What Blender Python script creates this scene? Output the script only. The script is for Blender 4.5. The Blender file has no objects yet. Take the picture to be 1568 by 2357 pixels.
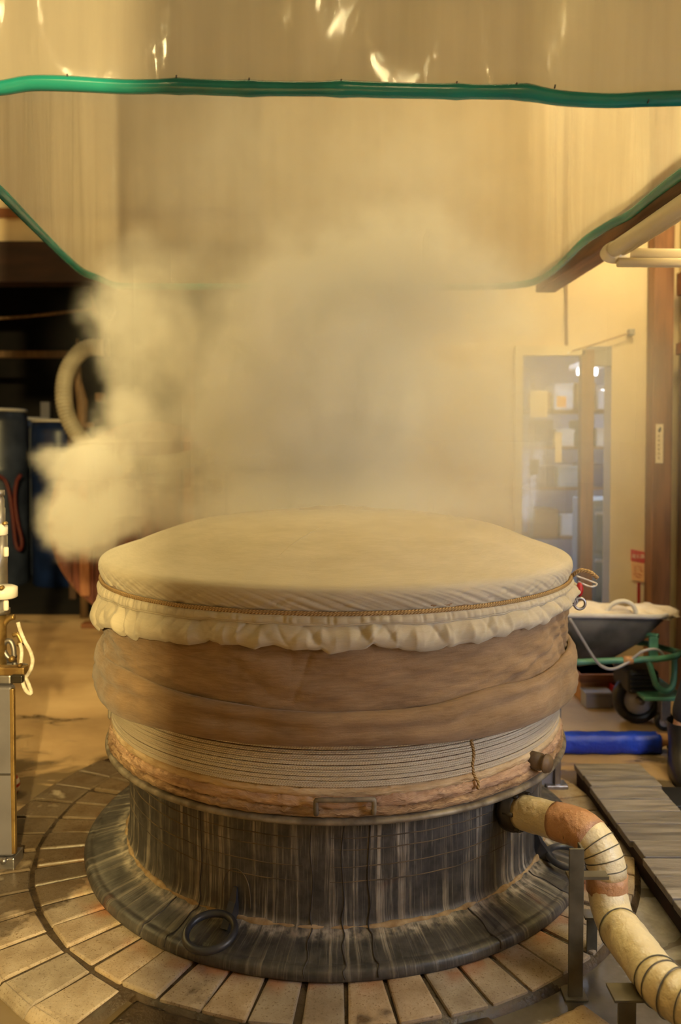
import bpy, bmesh, math, random
import numpy as np
from mathutils import Vector, Matrix

scene = bpy.context.scene
COL = scene.collection
random.seed(7)
PI = math.pi

# ------------------------------------------------------------------ camera
CAM_H, F_PX, PITCH, CY_PX = 1.255, 1850.0, 0.03, 1090.5
cam_d = bpy.data.cameras.new('camera')
cam = bpy.data.objects.new('camera', cam_d)
COL.objects.link(cam)
cam.location = (0, 0, CAM_H)
cam.rotation_euler = (PI / 2 - PITCH, 0, 0)
cam_d.sensor_width = 36.0
cam_d.lens = 36.0 * F_PX / 2357.0
cam_d.shift_y = (CY_PX - 1178.5) / 2357.0
cam_d.clip_start = 0.05
cam_d.dof.use_dof = True
cam_d.dof.focus_distance = 2.05
cam_d.dof.aperture_fstop = 2.2
scene.camera = cam


def ray(px, py):
    a = (px - 784.0) / F_PX
    b = -(py - CY_PX) / F_PX
    c, s = math.cos(PITCH), math.sin(PITCH)
    return Vector((a, c + b * s, -s + b * c))


def onY(px, py, Y):
    r = ray(px, py)
    return Vector((0, 0, CAM_H)) + r * (Y / r.y)


def onZ(px, py, z=0.0):
    r = ray(px, py)
    return Vector((0, 0, CAM_H)) + r * ((z - CAM_H) / r.z)


# ------------------------------------------------------------------ world, lamps, exposure
scene.view_settings.view_transform = 'Standard'
scene.view_settings.look = 'None'
scene.view_settings.gamma = 1.0
scene.view_settings.use_curve_mapping = False
scene.view_settings.exposure = 0.0
world = bpy.data.worlds.new('world')
scene.world = world
world.use_nodes = True
wbg = world.node_tree.nodes['Background']
wbg.inputs[0].default_value = (1.0, 0.79, 0.36, 1)
wbg.inputs[1].default_value = 0.15


def lamp(name, kind, loc, target, power, color, size=0.3, size_y=None, spot=None):
    d = bpy.data.lights.new(name, kind)
    d.energy = power
    d.color = color
    if kind == 'AREA':
        d.shape = 'RECTANGLE'
        d.size = size
        d.size_y = size_y or size
    else:
        d.shadow_soft_size = size
    if spot:
        d.spot_size, d.spot_blend = spot
    o = bpy.data.objects.new(name, d)
    COL.objects.link(o)
    o.location = loc
    v = Vector(target) - Vector(loc)
    o.rotation_euler = v.to_track_quat('-Z', 'Y').to_euler()
    return o


WARM = (1.0, 0.76, 0.30)
# unseen bulb behind the photographer, shining in through the opening of the added wall
lamp('unseen_bulb', 'POINT', (0.56, -2.6, 2.05), (0, 0, 1), 2000, WARM, 0.05)
# ceiling lamps of the brewery, plus lamps added to light the steam
lamp('ceiling_bulb_front', 'POINT', (-1.1, -0.2, 3.0), (-0.1, 2.2, 0.3), 15, (1, .80, .36), 0.04)
lamp('ceiling_bulb_entry', 'POINT', (0.35, -0.5, 3.1), (-0.1, 2.2, 0.3), 14, (1, .80, .38), 0.04)
lamp('steam_fill_top', 'AREA', (0.1, 3.0, 4.6), (0.1, 3.0, 0.6), 56, (1, .79, .33), 1.4, 0.5)  # added high above the hood to brighten the steam from the top
lamp('ceiling_tube_left', 'AREA', (-2.7, 3.7, 2.6), (-0.6, 3.2, 1.3), 40, (1.0, .74, .28), 1.2, 0.3)
lamp('ceiling_tube_right', 'AREA', (1.5, 3.1, 3.3), (1.0, 3.9, 0.6), 40, (1.0, .79, .34), 0.9, 0.3)
lamp('steam_fill_right', 'AREA', (1.68, 2.05, 2.15), (0.2, 3.0, 1.3), 20, (1.0, .80, .34), 0.5, 0.3)  # added side fill that brightens the steam more than the lid
# daylight from the low window in the right-hand wall, beside the photographer
lamp('window_daylight', 'AREA', (1.75, 1.25, 0.95), (0.7, 2.3, 0.2), 24, (0.80, .88, 1.0), 0.9, 0.8)
# the lit office behind the glass door
lamp('office_tube', 'AREA', (1.25, 5.6, 2.3), (1.25, 5.6, 0), 30, (0.75, .85, 1.0), 0.8, 0.8)
lamp('store_tube', 'AREA', (-2.9, 8.0, 2.6), (-2.7, 8.6, 0.5), 0.7, (0.55, .72, 1.0), 0.8, 0.3)

scene.cycles.use_denoising = True
scene.cycles.use_adaptive_sampling = True
scene.cycles.adaptive_threshold = 0.2
scene.cycles.adaptive_min_samples = 12
scene.cycles.max_bounces = 7
scene.cycles.diffuse_bounces = 3
scene.cycles.glossy_bounces = 2
scene.cycles.transmission_bounces = 4
scene.cycles.transparent_max_bounces = 10
scene.cycles.volume_bounces = 4
scene.cycles.volume_step_rate = 4.0
scene.cycles.volume_max_steps = 160
scene.cycles.sample_clamp_indirect = 4.0
scene.cycles.caustics_reflective = False
scene.cycles.caustics_refractive = False


# ------------------------------------------------------------------ helpers
def srgb(r, g, b):
    def f(v):
        v /= 255.0
        return v / 12.92 if v <= 0.04045 else ((v + 0.055) / 1.055) ** 2.4
    # the lamps are strongly yellow, so surface colours read off the photo are balanced back a little
    return (f(r), f(g), min(f(b) * 1.18, 0.92), 1.0)


class NT:
    """tiny node-tree helper"""
    def __init__(self, tree):
        self.t = tree

    def n(self, typ, **kw):
        nd = self.t.nodes.new(typ)
        for k, v in kw.items():
            setattr(nd, k, v)
        return nd

    def put(self, sock, v):
        if v is None:
            return
        if isinstance(v, bpy.types.NodeSocket):
            self.t.links.new(v, sock)
        else:
            sock.default_value = v

    def m(self, op, a, b=None, c=None, clamp=False):
        nd = self.n('ShaderNodeMath', operation=op, use_clamp=clamp)
        for s, v in zip(nd.inputs, (a, b, c)):
            self.put(s, v)
        return nd.outputs[0]

    def v(self, op, a, b=None, scale=None):
        nd = self.n('ShaderNodeVectorMath', operation=op)
        self.put(nd.inputs[0], a)
        self.put(nd.inputs[1], b)
        if scale is not None:
            self.put(nd.inputs['Scale'], scale)
        return nd.outputs['Value'] if op in ('LENGTH', 'DISTANCE', 'DOT_PRODUCT') else nd.outputs[0]

    def noise(self, vec, scale, detail=3, rough=0.5, dist=0.0, color=False):
        nd = self.n('ShaderNodeTexNoise')
        self.put(nd.inputs['Vector'], vec)
        nd.inputs['Scale'].default_value = scale
        nd.inputs['Detail'].default_value = detail
        nd.inputs['Roughness'].default_value = rough
        nd.inputs['Distortion'].default_value = dist
        return nd.outputs['Color' if color else 0]

    def ramp(self, fac, stops):
        nd = self.n('ShaderNodeValToRGB')
        els = nd.color_ramp.elements
        while len(els) < len(stops):
            els.new(0.5)
        for e, (p, c) in zip(els, stops):
            e.position = p
            e.color = c if len(c) == 4 else (*c, 1)
        self.put(nd.inputs[0], fac)
        return nd.outputs[0]

    def mix(self, fac, a, b):
        nd = self.n('ShaderNodeMix', data_type='RGBA')
        self.put(nd.inputs[0], fac)
        self.put(nd.inputs[6], a)
        self.put(nd.inputs[7], b)
        return nd.outputs[2]

    def smooth(self, x, a, b):
        nd = self.n('ShaderNodeMapRange', interpolation_type='SMOOTHSTEP')
        self.put(nd.inputs[0], x)
        nd.inputs[1].default_value = a
        nd.inputs[2].default_value = b
        nd.inputs[3].default_value = 0.0
        nd.inputs[4].default_value = 1.0
        return nd.outputs[0]

    def mapping(self, vec, scale):
        nd = self.n('ShaderNodeMapping')
        self.put(nd.inputs[0], vec)
        nd.inputs['Scale'].default_value = scale
        return nd.outputs[0]


def new_mat(name):
    m = bpy.data.materials.new(name)
    m.use_nodes = True
    t = NT(m.node_tree)
    bsdf = m.node_tree.nodes['Principled BSDF']
    return m, t, bsdf


def pmat(name, c1, c2=None, scale=12.0, detail=5, rough=0.6, rough2=None, bump=0.0, bscale=None,
         metal=0.0, coord='Object', stretch=(1, 1, 1), lo=0.35, hi=0.65, spec=0.5, rand=0.0, bdist=0.01,
         sheen=0.0):
    m, t, b = new_mat(name)
    tc = t.n('ShaderNodeTexCoord')
    vec = tc.outputs[coord]
    if rand:
        oi = t.n('ShaderNodeObjectInfo')
        off = t.m('MULTIPLY', oi.outputs['Random'], 37.0)
        vec = t.v('ADD', vec, None)
        nd = vec.node
        cb = t.n('ShaderNodeCombineXYZ')
        t.put(cb.inputs[0], off)
        t.put(cb.inputs[1], off)
        t.put(nd.inputs[1], cb.outputs[0])
    if stretch != (1, 1, 1):
        vec = t.mapping(vec, stretch)
    f = t.noise(vec, scale, detail)
    c2 = c2 or c1
    col = t.ramp(f, [(lo, c1), (hi, c2)])
    if rand:
        hs = t.n('ShaderNodeHueSaturation')
        t.put(hs.inputs['Color'], col)
        t.put(hs.inputs['Value'], t.m('ADD', t.m('MULTIPLY', oi.outputs['Random'], 2 * rand), 1 - rand))
        col = hs.outputs[0]
    t.put(b.inputs['Base Color'], col)
    if rough2 is not None:
        r = t.m('ADD', t.m('MULTIPLY', t.smooth(f, lo, hi), rough2 - rough), rough)
        t.put(b.inputs['Roughness'], r)
    else:
        b.inputs['Roughness'].default_value = rough
    b.inputs['Metallic'].default_value = metal
    b.inputs['Specular IOR Level'].default_value = spec
    if sheen:
        b.inputs['Sheen Weight'].default_value = sheen
    if bump:
        bn = t.n('ShaderNodeBump')
        bn.inputs['Strength'].default_value = bump
        bn.inputs['Distance'].default_value = bdist
        t.put(bn.inputs['Height'], t.noise(vec, bscale or scale * 4, 5, 0.6))
        t.put(b.inputs['Normal'], bn.outputs[0])
    return m


def link(o, parent=None):
    COL.objects.link(o)
    if parent is not None:
        o.parent = parent
    return o


def mobj(name, verts, faces, mat, parent=None, smooth=True, uv=None):
    me = bpy.data.meshes.new(name)
    me.from_pydata([tuple(v) for v in verts], [], [tuple(f) for f in faces])
    me.materials.append(mat)
    if smooth:
        me.polygons.foreach_set('use_smooth', [True] * len(me.polygons))
    if uv is not None:
        l = me.uv_layers.new(name='UVMap')
        idx = np.empty(len(me.loops), dtype=np.int32)
        me.loops.foreach_get('vertex_index', idx)
        l.data.foreach_set('uv', np.asarray(uv, dtype=np.float32)[idx].ravel())
    me.update()
    return link(bpy.data.objects.new(name, me), parent)


def bobj(name, bm, mat, parent=None, smooth=False):
    me = bpy.data.meshes.new(name)
    bm.to_mesh(me)
    bm.free()
    me.materials.append(mat)
    if smooth:
        me.polygons.foreach_set('use_smooth', [True] * len(me.polygons))
    return link(bpy.data.objects.new(name, me), parent)


def box_bm(lo, hi, bevel=0.0, seg=2, bm=None):
    bm = bm or bmesh.new()
    lo, hi = Vector(lo), Vector(hi)
    r = bmesh.ops.create_cube(bm, size=1.0)
    for v in r['verts']:
        v.co = Vector((lo[i] + (v.co[i] + 0.5) * (hi[i] - lo[i]) for i in range(3)))
    if bevel:
        es = list({e for v in r['verts'] for e in v.link_edges})
        bmesh.ops.bevel(bm, geom=es, offset=bevel, segments=seg, profile=0.5, affect='EDGES')
    return bm


def box(name, lo, hi, mat, parent=None, bevel=0.0, seg=2):
    return bobj(name, box_bm(lo, hi, bevel, seg), mat, parent)


def grid_faces(m, n, closed=True):
    f = []
    nn = n if closed else n - 1
    for j in range(m - 1):
        for i in range(nn):
            a, b = j * n + i, j * n + (i + 1) % n
            f.append((a, b, b + n, a + n))
    return f


CX, CY = -0.015, 2.66


def lathe(name, R, Z, mat, parent=None, a0=0.0, a1=2 * PI, cx=CX, cy=CY, capb=False, capt=False, uvr=None):
    """R, Z arrays (m, n): m profile rows, n angles"""
    R = np.asarray(R, float)
    Z = np.asarray(Z, float)
    m, n = R.shape
    closed = abs(a1 - a0 - 2 * PI) < 1e-6
    th = np.linspace(a0, a1, n, endpoint=not closed)
    V = np.stack([cx + R * np.cos(th), cy + R * np.sin(th), Z], -1).reshape(-1, 3)
    arc = np.zeros((m, n))
    if m > 1:
        d = np.hypot(np.diff(R, axis=0), np.diff(Z, axis=0))
        arc[1:] = np.cumsum(d, axis=0)
    ur = uvr if uvr else float(R.max())
    U = np.stack([np.broadcast_to(th * ur, (m, n)), arc], -1).reshape(-1, 2)
    F = grid_faces(m, n, closed)
    if capb:
        F.append(tuple(range(n - 1, -1, -1)))
    if capt:
        F.append(tuple((m - 1) * n + i for i in range(n)))
    return mobj(name, V, F, mat, parent, True, U)


def prof(pts, n):
    """constant-profile lathe arrays"""
    p = np.array(pts, float)
    return np.repeat(p[:, :1], n, 1), np.repeat(p[:, 1:], n, 1)


def smoothprof(pts, k=6):
    """Catmull-Rom resample"""
    P = np.array(pts, float)
    Q = np.vstack([2 * P[0] - P[1], P, 2 * P[-1] - P[-2]])
    out = []
    for i in range(1, len(Q) - 2):
        for t in np.linspace(0, 1, k, endpoint=False):
            a, b, c, d = Q[i - 1], Q[i], Q[i + 1], Q[i + 2]
            out.append(0.5 * (2 * b + (c - a) * t + (2 * a - 5 * b + 4 * c - d) * t * t + (3 * b - a - 3 * c + d) * t ** 3))
    out.append(P[-1])
    return np.array(out)


def pnoise(th, freqs, seed):
    """periodic 1-D noise in angle"""
    rs = np.random.RandomState(seed)
    s = np.zeros_like(th)
    for f in freqs:
        s += rs.uniform(0.5, 1.0) * np.sin(f * th + rs.uniform(0, 2 * PI))
    return s / math.sqrt(len(freqs))


def tube(name, pts, rad, mat, parent=None, n=10, closed=False, caps=True, bumps=0.0, seed=0, k=0, squash=None):
    """sweep a circle along a polyline (parallel transport)"""
    P = np.array([tuple(p) for p in pts], float)
    if k:
        if closed:
            P = np.vstack([P[-1:], P, P[:2]])
            P = smoothprof(P, k)[k:-2 * k]
            P = P[:]
        else:
            P = smoothprof(P, k)
    m = len(P)
    rad = np.full(m, rad) if np.isscalar(rad) else np.interp(np.linspace(0, 1, m), np.linspace(0, 1, len(rad)), rad)
    if closed:
        T = np.roll(P, -1, 0) - np.roll(P, 1, 0)
    else:
        T = np.gradient(P, axis=0)
    T /= np.linalg.norm(T, axis=1)[:, None] + 1e-12
    up = np.array([0, 0, 1.0])
    if abs(T[0] @ up) > 0.9:
        up = np.array([0, 1.0, 0])
    N = np.cross(T[0], up)
    N /= np.linalg.norm(N)
    th = np.linspace(0, 2 * PI, n, endpoint=False)
    rs = np.random.RandomState(seed)
    V = []
    L = 0
    UV = []
    for i in range(m):
        if i:
            L += np.linalg.norm(P[i] - P[i - 1])
        N = N - T[i] * (N @ T[i])
        N /= np.linalg.norm(N)
        B = np.cross(T[i], N)
        r = rad[i] * (1 + bumps * rs.uniform(-1, 1, n)) if bumps else rad[i] * np.ones(n)
        V.append(P[i] + (np.cos(th) * r)[:, None] * N + (np.sin(th) * r)[:, None] * B)
        UV.append(np.stack([th * rad[i], np.full(n, L)], -1))
    V = np.vstack(V)
    F = grid_faces(m, n, True)
    if closed:
        for i in range(n):
            a, b = (m - 1) * n + i, (m - 1) * n + (i + 1) % n
            F.append((a, b, (i + 1) % n, i))
    elif caps:
        F.append(tuple(range(n - 1, -1, -1)))
        F.append(tuple((m - 1) * n + i for i in range(n)))
    return mobj(name, V, F, mat, parent, True, np.vstack(UV))


def empty(name, loc=(0, 0, 0), label=None, cat=None, group=None, rot=None):
    o = bpy.data.objects.new(name, None)
    COL.objects.link(o)
    o.location = loc
    if rot:
        o.rotation_euler = rot
    o.empty_display_size = 0.05
    if label:
        tag(o, label, cat, group)
    return o


def tag(o, label=None, cat=None, group=None, kind=None):
    if label:
        o['label'] = label
    if cat:
        o['category'] = cat
    if group:
        o['group'] = group
    if kind:
        o['kind'] = kind
    return o


def under(o, root):
    """parent keeping world coordinates (root has only a location / z-rotation)"""
    o.parent = root
    o.matrix_parent_inverse = Matrix.LocRotScale(root.location, root.rotation_euler, None).inverted()
    return o


# ------------------------------------------------------------------ materials
M = {}
M['plaster'] = pmat('plaster', srgb(226, 205, 160), srgb(214, 192, 146), 2.5, rough=0.85, bump=0.15, bscale=60)
M['timber'] = pmat('timber', srgb(140, 96, 62), srgb(108, 72, 46), 7, rough=0.6, stretch=(4, 4, 0.5), bump=0.2, bscale=40)
M['timber_h'] = pmat('timber_h', srgb(140, 86, 46), srgb(100, 60, 32), 7, rough=0.6, stretch=(0.5, 4, 4), bump=0.2, bscale=40)
M['darkwood'] = pmat('darkwood', srgb(92, 66, 46), srgb(66, 46, 32), 6, rough=0.55, stretch=(3, 3, 0.5))
M['blackwood'] = pmat('blackwood', srgb(58, 34, 24), srgb(38, 22, 16), 5, rough=0.7, stretch=(0.5, 3, 3))
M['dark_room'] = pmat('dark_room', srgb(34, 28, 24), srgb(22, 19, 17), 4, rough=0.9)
M['office'] = pmat('office', srgb(196, 204, 214), srgb(180, 190, 202), 3, rough=0.8)
M['alu'] = pmat('alu', srgb(214, 196, 150), srgb(200, 182, 136), 8, rough=0.4, spec=0.6)
M['grey_paint'] = pmat('grey_paint', srgb(150, 146, 144), srgb(128, 124, 120), 5, rough=0.45, bump=0.05)
M['machine_paint'] = pmat('machine_paint', srgb(112, 108, 108), srgb(96, 92, 92), 5, rough=0.5, bump=0.05)
M['steel'] = pmat('steel', srgb(176, 172, 164), srgb(140, 134, 124), 14, rough=0.28, rough2=0.5, metal=0.9)
M['brass'] = pmat('brass', srgb(188, 158, 96), srgb(120, 92, 50), 16, rough=0.3, rough2=0.6, metal=0.8)
M['white_plastic'] = pmat('white_plastic', srgb(232, 226, 208), srgb(220, 212, 190), 6, rough=0.4)
M['white_rope'] = pmat('white_rope', srgb(238, 230, 206), srgb(206, 192, 160), 60, rough=0.9, bump=0.5, bscale=200)
M['black'] = pmat('black', srgb(34, 32, 32), srgb(22, 21, 21), 8, rough=0.5)
M['rubber'] = pmat('rubber', srgb(40, 38, 36), srgb(28, 26, 25), 8, rough=0.35)
M['red'] = pmat('red', srgb(176, 34, 30), srgb(150, 26, 24), 8, rough=0.4)
M['sign_red'] = pmat('sign_red', srgb(206, 66, 50), srgb(196, 58, 44), 8, rough=0.6)
M['sign_pale'] = pmat('sign_pale', srgb(240, 190, 130), srgb(234, 180, 118), 8, rough=0.6)
M['paper'] = pmat('paper', srgb(238, 222, 188), srgb(230, 212, 176), 8, rough=0.8)
M['ink'] = pmat('ink', srgb(60, 54, 50), None, 8, rough=0.8)
M['white_ink'] = pmat('white_ink', srgb(246, 226, 188), None, 8, rough=0.8)
M['pvc'] = pmat('pvc', srgb(216, 200, 160), srgb(204, 186, 144), 4, rough=0.35, spec=0.6)
M['green_paint'] = pmat('green_paint', srgb(96, 156, 128), srgb(70, 124, 100), 14, rough=0.4)
M['blue_plastic'] = pmat('blue_plastic', srgb(36, 74, 206), srgb(28, 56, 176), 10, rough=0.3, bump=0.5, bscale=22, bdist=0.02)
M['blue_drum'] = pmat('blue_drum', srgb(30, 50, 96), srgb(22, 36, 70), 6, rough=0.35)
M['grey_drum'] = pmat('grey_drum', srgb(66, 74, 90), srgb(48, 54, 68), 6, rough=0.35)
M['tan_tape'] = pmat('tan_tape', srgb(202, 154, 106), srgb(182, 132, 86), 18, rough=0.45, bump=0.8, bscale=20, bdist=0.016)
M['barrow_bin'] = pmat('barrow_bin', srgb(96, 92, 86), srgb(60, 58, 54), 9, rough=0.55)
M['barrow_rim'] = pmat('barrow_rim', srgb(210, 206, 198), srgb(190, 186, 178), 9, rough=0.5)
M['white_cloth'] = pmat('white_cloth', srgb(236, 224, 198), srgb(220, 204, 176), 14, rough=0.9, bump=0.3, bscale=40)
M['grey_cable'] = pmat('grey_cable', srgb(170, 166, 164), None, 8, rough=0.4)
M['trousers'] = pmat('trousers', srgb(44, 44, 52), srgb(32, 32, 40), 14, rough=0.9)
M['jacket'] = pmat('jacket', srgb(60, 70, 96), srgb(48, 56, 80), 14, rough=0.9)
M['skin'] = pmat('skin', srgb(214, 164, 128), srgb(204, 150, 114), 14, rough=0.6)
M['hair'] = pmat('hair', srgb(30, 26, 24), None, 14, rough=0.6)
M['redbrown'] = pmat('redbrown', srgb(118, 64, 46), srgb(84, 44, 32), 8, rough=0.55, stretch=(4, 4, 0.6), rand=0.12)
M['batten'] = pmat('batten', srgb(168, 112, 74), srgb(140, 90, 58), 8, rough=0.55, stretch=(4, 4, 0.6))
M['pole_wood'] = pmat('pole_wood', srgb(112, 86, 56), srgb(86, 64, 40), 8, rough=0.7, stretch=(4, 4, 0.6))
M['dim_red'] = pmat('dim_red', srgb(96, 26, 20), None, 8, rough=0.5)
M['duct'] = pmat('duct', srgb(150, 142, 118), srgb(132, 124, 102), 8, rough=0.5)
M['drawer'] = pmat('drawer', srgb(170, 178, 172), srgb(150, 160, 154), 6, rough=0.5)
M['cord_brown'] = pmat('cord_brown', srgb(170, 138, 96), srgb(150, 118, 78), 8, rough=0.8)
M['deck'] = pmat('deck', srgb(146, 136, 120), srgb(104, 95, 82), 10, rough=0.55, rough2=0.3, stretch=(0.6, 5, 5), bump=0.3, bscale=50, rand=0.15)
M['mortar'] = pmat('mortar', srgb(74, 58, 38), srgb(48, 38, 26), 16, rough=0.45, rough2=0.2, bump=0.4, bscale=90)
M['cardboard'] = pmat('cardboard', srgb(170, 120, 72), srgb(150, 104, 62), 8, rough=0.8)
M['green_rub'] = None


def mat_cloth(name, c1, c2, bump=0.25, weave=900.0, scale=5.0):
    m, t, b = new_mat(name)
    tc = t.n('ShaderNodeTexCoord')
    uv = tc.outputs['UV']
    ob = tc.outputs['Object']
    f = t.noise(t.mapping(uv, (1.0, 3.0, 1.0)), scale, 6, 0.6)
    f2 = t.noise(t.mapping(uv, (0.35, 4.0, 1.0)), 55, 3, 0.6)
    ff = t.m('ADD', t.m('MULTIPLY', f, 0.65), t.m('MULTIPLY', f2, 0.35))
    t.put(b.inputs['Base Color'], t.ramp(ff, [(0.36, c1), (0.64, c2)]))
    b.inputs['Roughness'].default_value = 0.9
    b.inputs['Specular IOR Level'].default_value = 0.2
    b.inputs['Sheen Weight'].default_value = 0.15
    bn = t.n('ShaderNodeBump')
    bn.inputs['Strength'].default_value = bump
    bn.inputs['Distance'].default_value = 0.008
    w1 = t.noise(t.mapping(uv, (0.25, 1, 1)), weave, 2)
    w2 = t.noise(ob, 14.0, 5, 0.55)
    t.put(bn.inputs['Height'], t.m('ADD', t.m('MULTIPLY', w1, 0.25), t.m('MULTIPLY', w2, 1.2)))
    t.put(b.inputs['Normal'], bn.outputs[0])
    return m


M['cover_cloth'] = mat_cloth('cover_cloth', srgb(184, 172, 142), srgb(170, 158, 128), 0.15)
M['brown_cloth'] = mat_cloth('brown_cloth', srgb(156, 128, 92), srgb(124, 98, 66), 0.5, 700)
M['tie_rope'] = pmat('tie_rope', srgb(196, 160, 100), srgb(140, 106, 58), 1.0, rough=0.85)


def mat_rope(name, c1, c2, twist):
    m, t, b = new_mat(name)
    tc = t.n('ShaderNodeTexCoord')
    sp = t.n('ShaderNodeSeparateXYZ')
    t.put(sp.inputs[0], tc.outputs['UV'])
    d = t.m('ADD', t.m('MULTIPLY', sp.outputs[1], twist), t.m('MULTIPLY', sp.outputs[0], twist * 0.9))
    s = t.m('SINE', d)
    f = t.m('ADD', t.m('MULTIPLY', s, 0.5), 0.5)
    nz = t.noise(tc.outputs['Object'], 6, 4)
    col = t.mix(t.m('MULTIPLY', f, t.m('ADD', nz, 0.3)), c2, c1)
    t.put(b.inputs['Base Color'], col)
    b.inputs['Roughness'].default_value = 0.85
    bn = t.n('ShaderNodeBump')
    bn.inputs['Strength'].default_value = 0.7
    bn.inputs['Distance'].default_value = 0.002
    t.put(bn.inputs['Height'], f)
    t.put(b.inputs['Normal'], bn.outputs[0])
    return m


M['tie_rope'] = mat_rope('tie_rope', srgb(206, 172, 112), srgb(128, 96, 52), 700.0)
M['wound_cord'] = mat_rope('wound_cord', srgb(244, 232, 200), srgb(200, 180, 140), 900.0)
M['packing_paper'] = pmat('packing_paper', srgb(214, 178, 136), srgb(178, 140, 102), 22, rough=0.7, bump=0.9, bscale=60, bdist=0.012, coord='UV', stretch=(0.45, 2.2, 1))
M['packing_cloth'] = pmat('packing_cloth', srgb(216, 192, 146), srgb(180, 148, 100), 18, rough=0.85, bump=0.8, bscale=80, bdist=0.006, coord='UV', stretch=(0.45, 2.2, 1))
M['packing_dark'] = pmat('packing_dark', srgb(204, 168, 120), srgb(134, 102, 68), 30, rough=0.7, bump=1.0, bscale=55, bdist=0.014, coord='UV', stretch=(0.45, 2.2, 1))
M['flange'] = pmat('flange', srgb(150, 138, 112), srgb(104, 92, 72), 20, rough=0.5, rough2=0.7, metal=0.35)
M['lagging'] = pmat('lagging', srgb(232, 216, 166), srgb(216, 196, 142), 6, rough=0.36, bump=0.6, bscale=8, bdist=0.035)
M['stand'] = pmat('stand', srgb(104, 96, 74), srgb(76, 70, 54), 16, rough=0.5, rough2=0.3)
M['dark_fitting'] = pmat('dark_fitting', srgb(64, 54, 36), srgb(40, 34, 24), 20, rough=0.4, metal=0.3)
M['stub_iron'] = pmat('stub_iron', srgb(122, 96, 62), srgb(84, 66, 44), 20, rough=0.6)
M['ring_iron'] = pmat('ring_iron', srgb(58, 58, 58), srgb(40, 40, 42), 18, rough=0.38, spec=0.6)
M['limescale'] = pmat('limescale', srgb(178, 152, 108), srgb(140, 112, 72), 40, rough=0.9)
M['weld'] = pmat('weld', srgb(112, 94, 64), srgb(66, 58, 48), 14, rough=0.8)


def mat_iron():
    """dark iron with pale mineral runs; UV u = arc length, v = height along the profile"""
    m, t, b = new_mat('streaked_iron')
    tc = t.n('ShaderNodeTexCoord')
    uv = tc.outputs['UV']
    sp = t.n('ShaderNodeSeparateXYZ')
    t.put(sp.inputs[0], uv)
    wob = t.m('MULTIPLY', t.m('SUBTRACT', t.noise(uv, 9, 2), 0.5), 0.010)
    cb = t.n('ShaderNodeCombineXYZ')
    t.put(cb.inputs[0], t.m('ADD', sp.outputs[0], wob))
    t.put(cb.inputs[1], t.m('MULTIPLY', sp.outputs[1], 0.035))
    run = t.noise(cb.outputs[0], 46, 5, 0.68)
    big = t.noise(cb.outputs[0], 7, 3, 0.5)
    v = sp.outputs[1]
    # runs are heavier near the foot of the wall; v grows from the brim edge inward then up
    patch = t.smooth(t.noise(uv, 5, 4), 0.3, 0.7)
    amt = t.m('MULTIPLY', t.smooth(run, 0.48, 0.66), t.m('ADD', t.m('MULTIPLY', big, 1.1), 0.25))
    fine = t.m('MULTIPLY', t.smooth(t.noise(cb.outputs[0], 180, 3, 0.6), 0.52, 0.72), 0.22)
    amt = t.m('ADD', t.m('MULTIPLY', amt, t.m('ADD', t.m('MULTIPLY', patch, 0.35), 0.75)), fine, clamp=True)
    amt = t.m('MULTIPLY', amt, t.m('ADD', t.m('MULTIPLY', t.smooth(v, 0.08, 0.17), 0.5), 0.5))
    # lime crust where wall meets brim
    crust = t.m('MULTIPLY', t.m('SUBTRACT', 1.0, t.smooth(t.m('ABSOLUTE', t.m('SUBTRACT', v, 0.152)), 0.0, 0.035)),
                t.smooth(t.noise(uv, 40, 4), 0.3, 0.7))
    amt = t.m('ADD', amt, t.m('MULTIPLY', crust, 0.9), clamp=True)
    base = t.ramp(t.noise(uv, 22, 5, 0.6), [(0.35, srgb(52, 50, 46)), (0.65, srgb(80, 76, 68))])
    lime = t.ramp(t.noise(uv, 14, 4), [(0.4, srgb(152, 138, 112)), (0.6, srgb(190, 178, 150))])
    rust = t.m('MULTIPLY', t.smooth(t.noise(uv, 6, 4, 0.6), 0.62, 0.75), 0.5)
    base = t.mix(rust, base, srgb(96, 50, 26))
    t.put(b.inputs['Base Color'], t.mix(t.m('MULTIPLY', amt, 0.9), base, lime))
    t.put(b.inputs['Roughness'], t.m('ADD', t.m('MULTIPLY', amt, 0.4), 0.42))
    bn = t.n('ShaderNodeBump')
    bn.inputs['Strength'].default_value = 0.35
    bn.inputs['Distance'].default_value = 0.004
    t.put(bn.inputs['Height'], t.m('ADD', amt, t.m('MULTIPLY', t.noise(uv, 120, 3), 0.2)))
    t.put(b.inputs['Normal'], bn.outputs[0])
    return m


M['iron'] = mat_iron()


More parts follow.
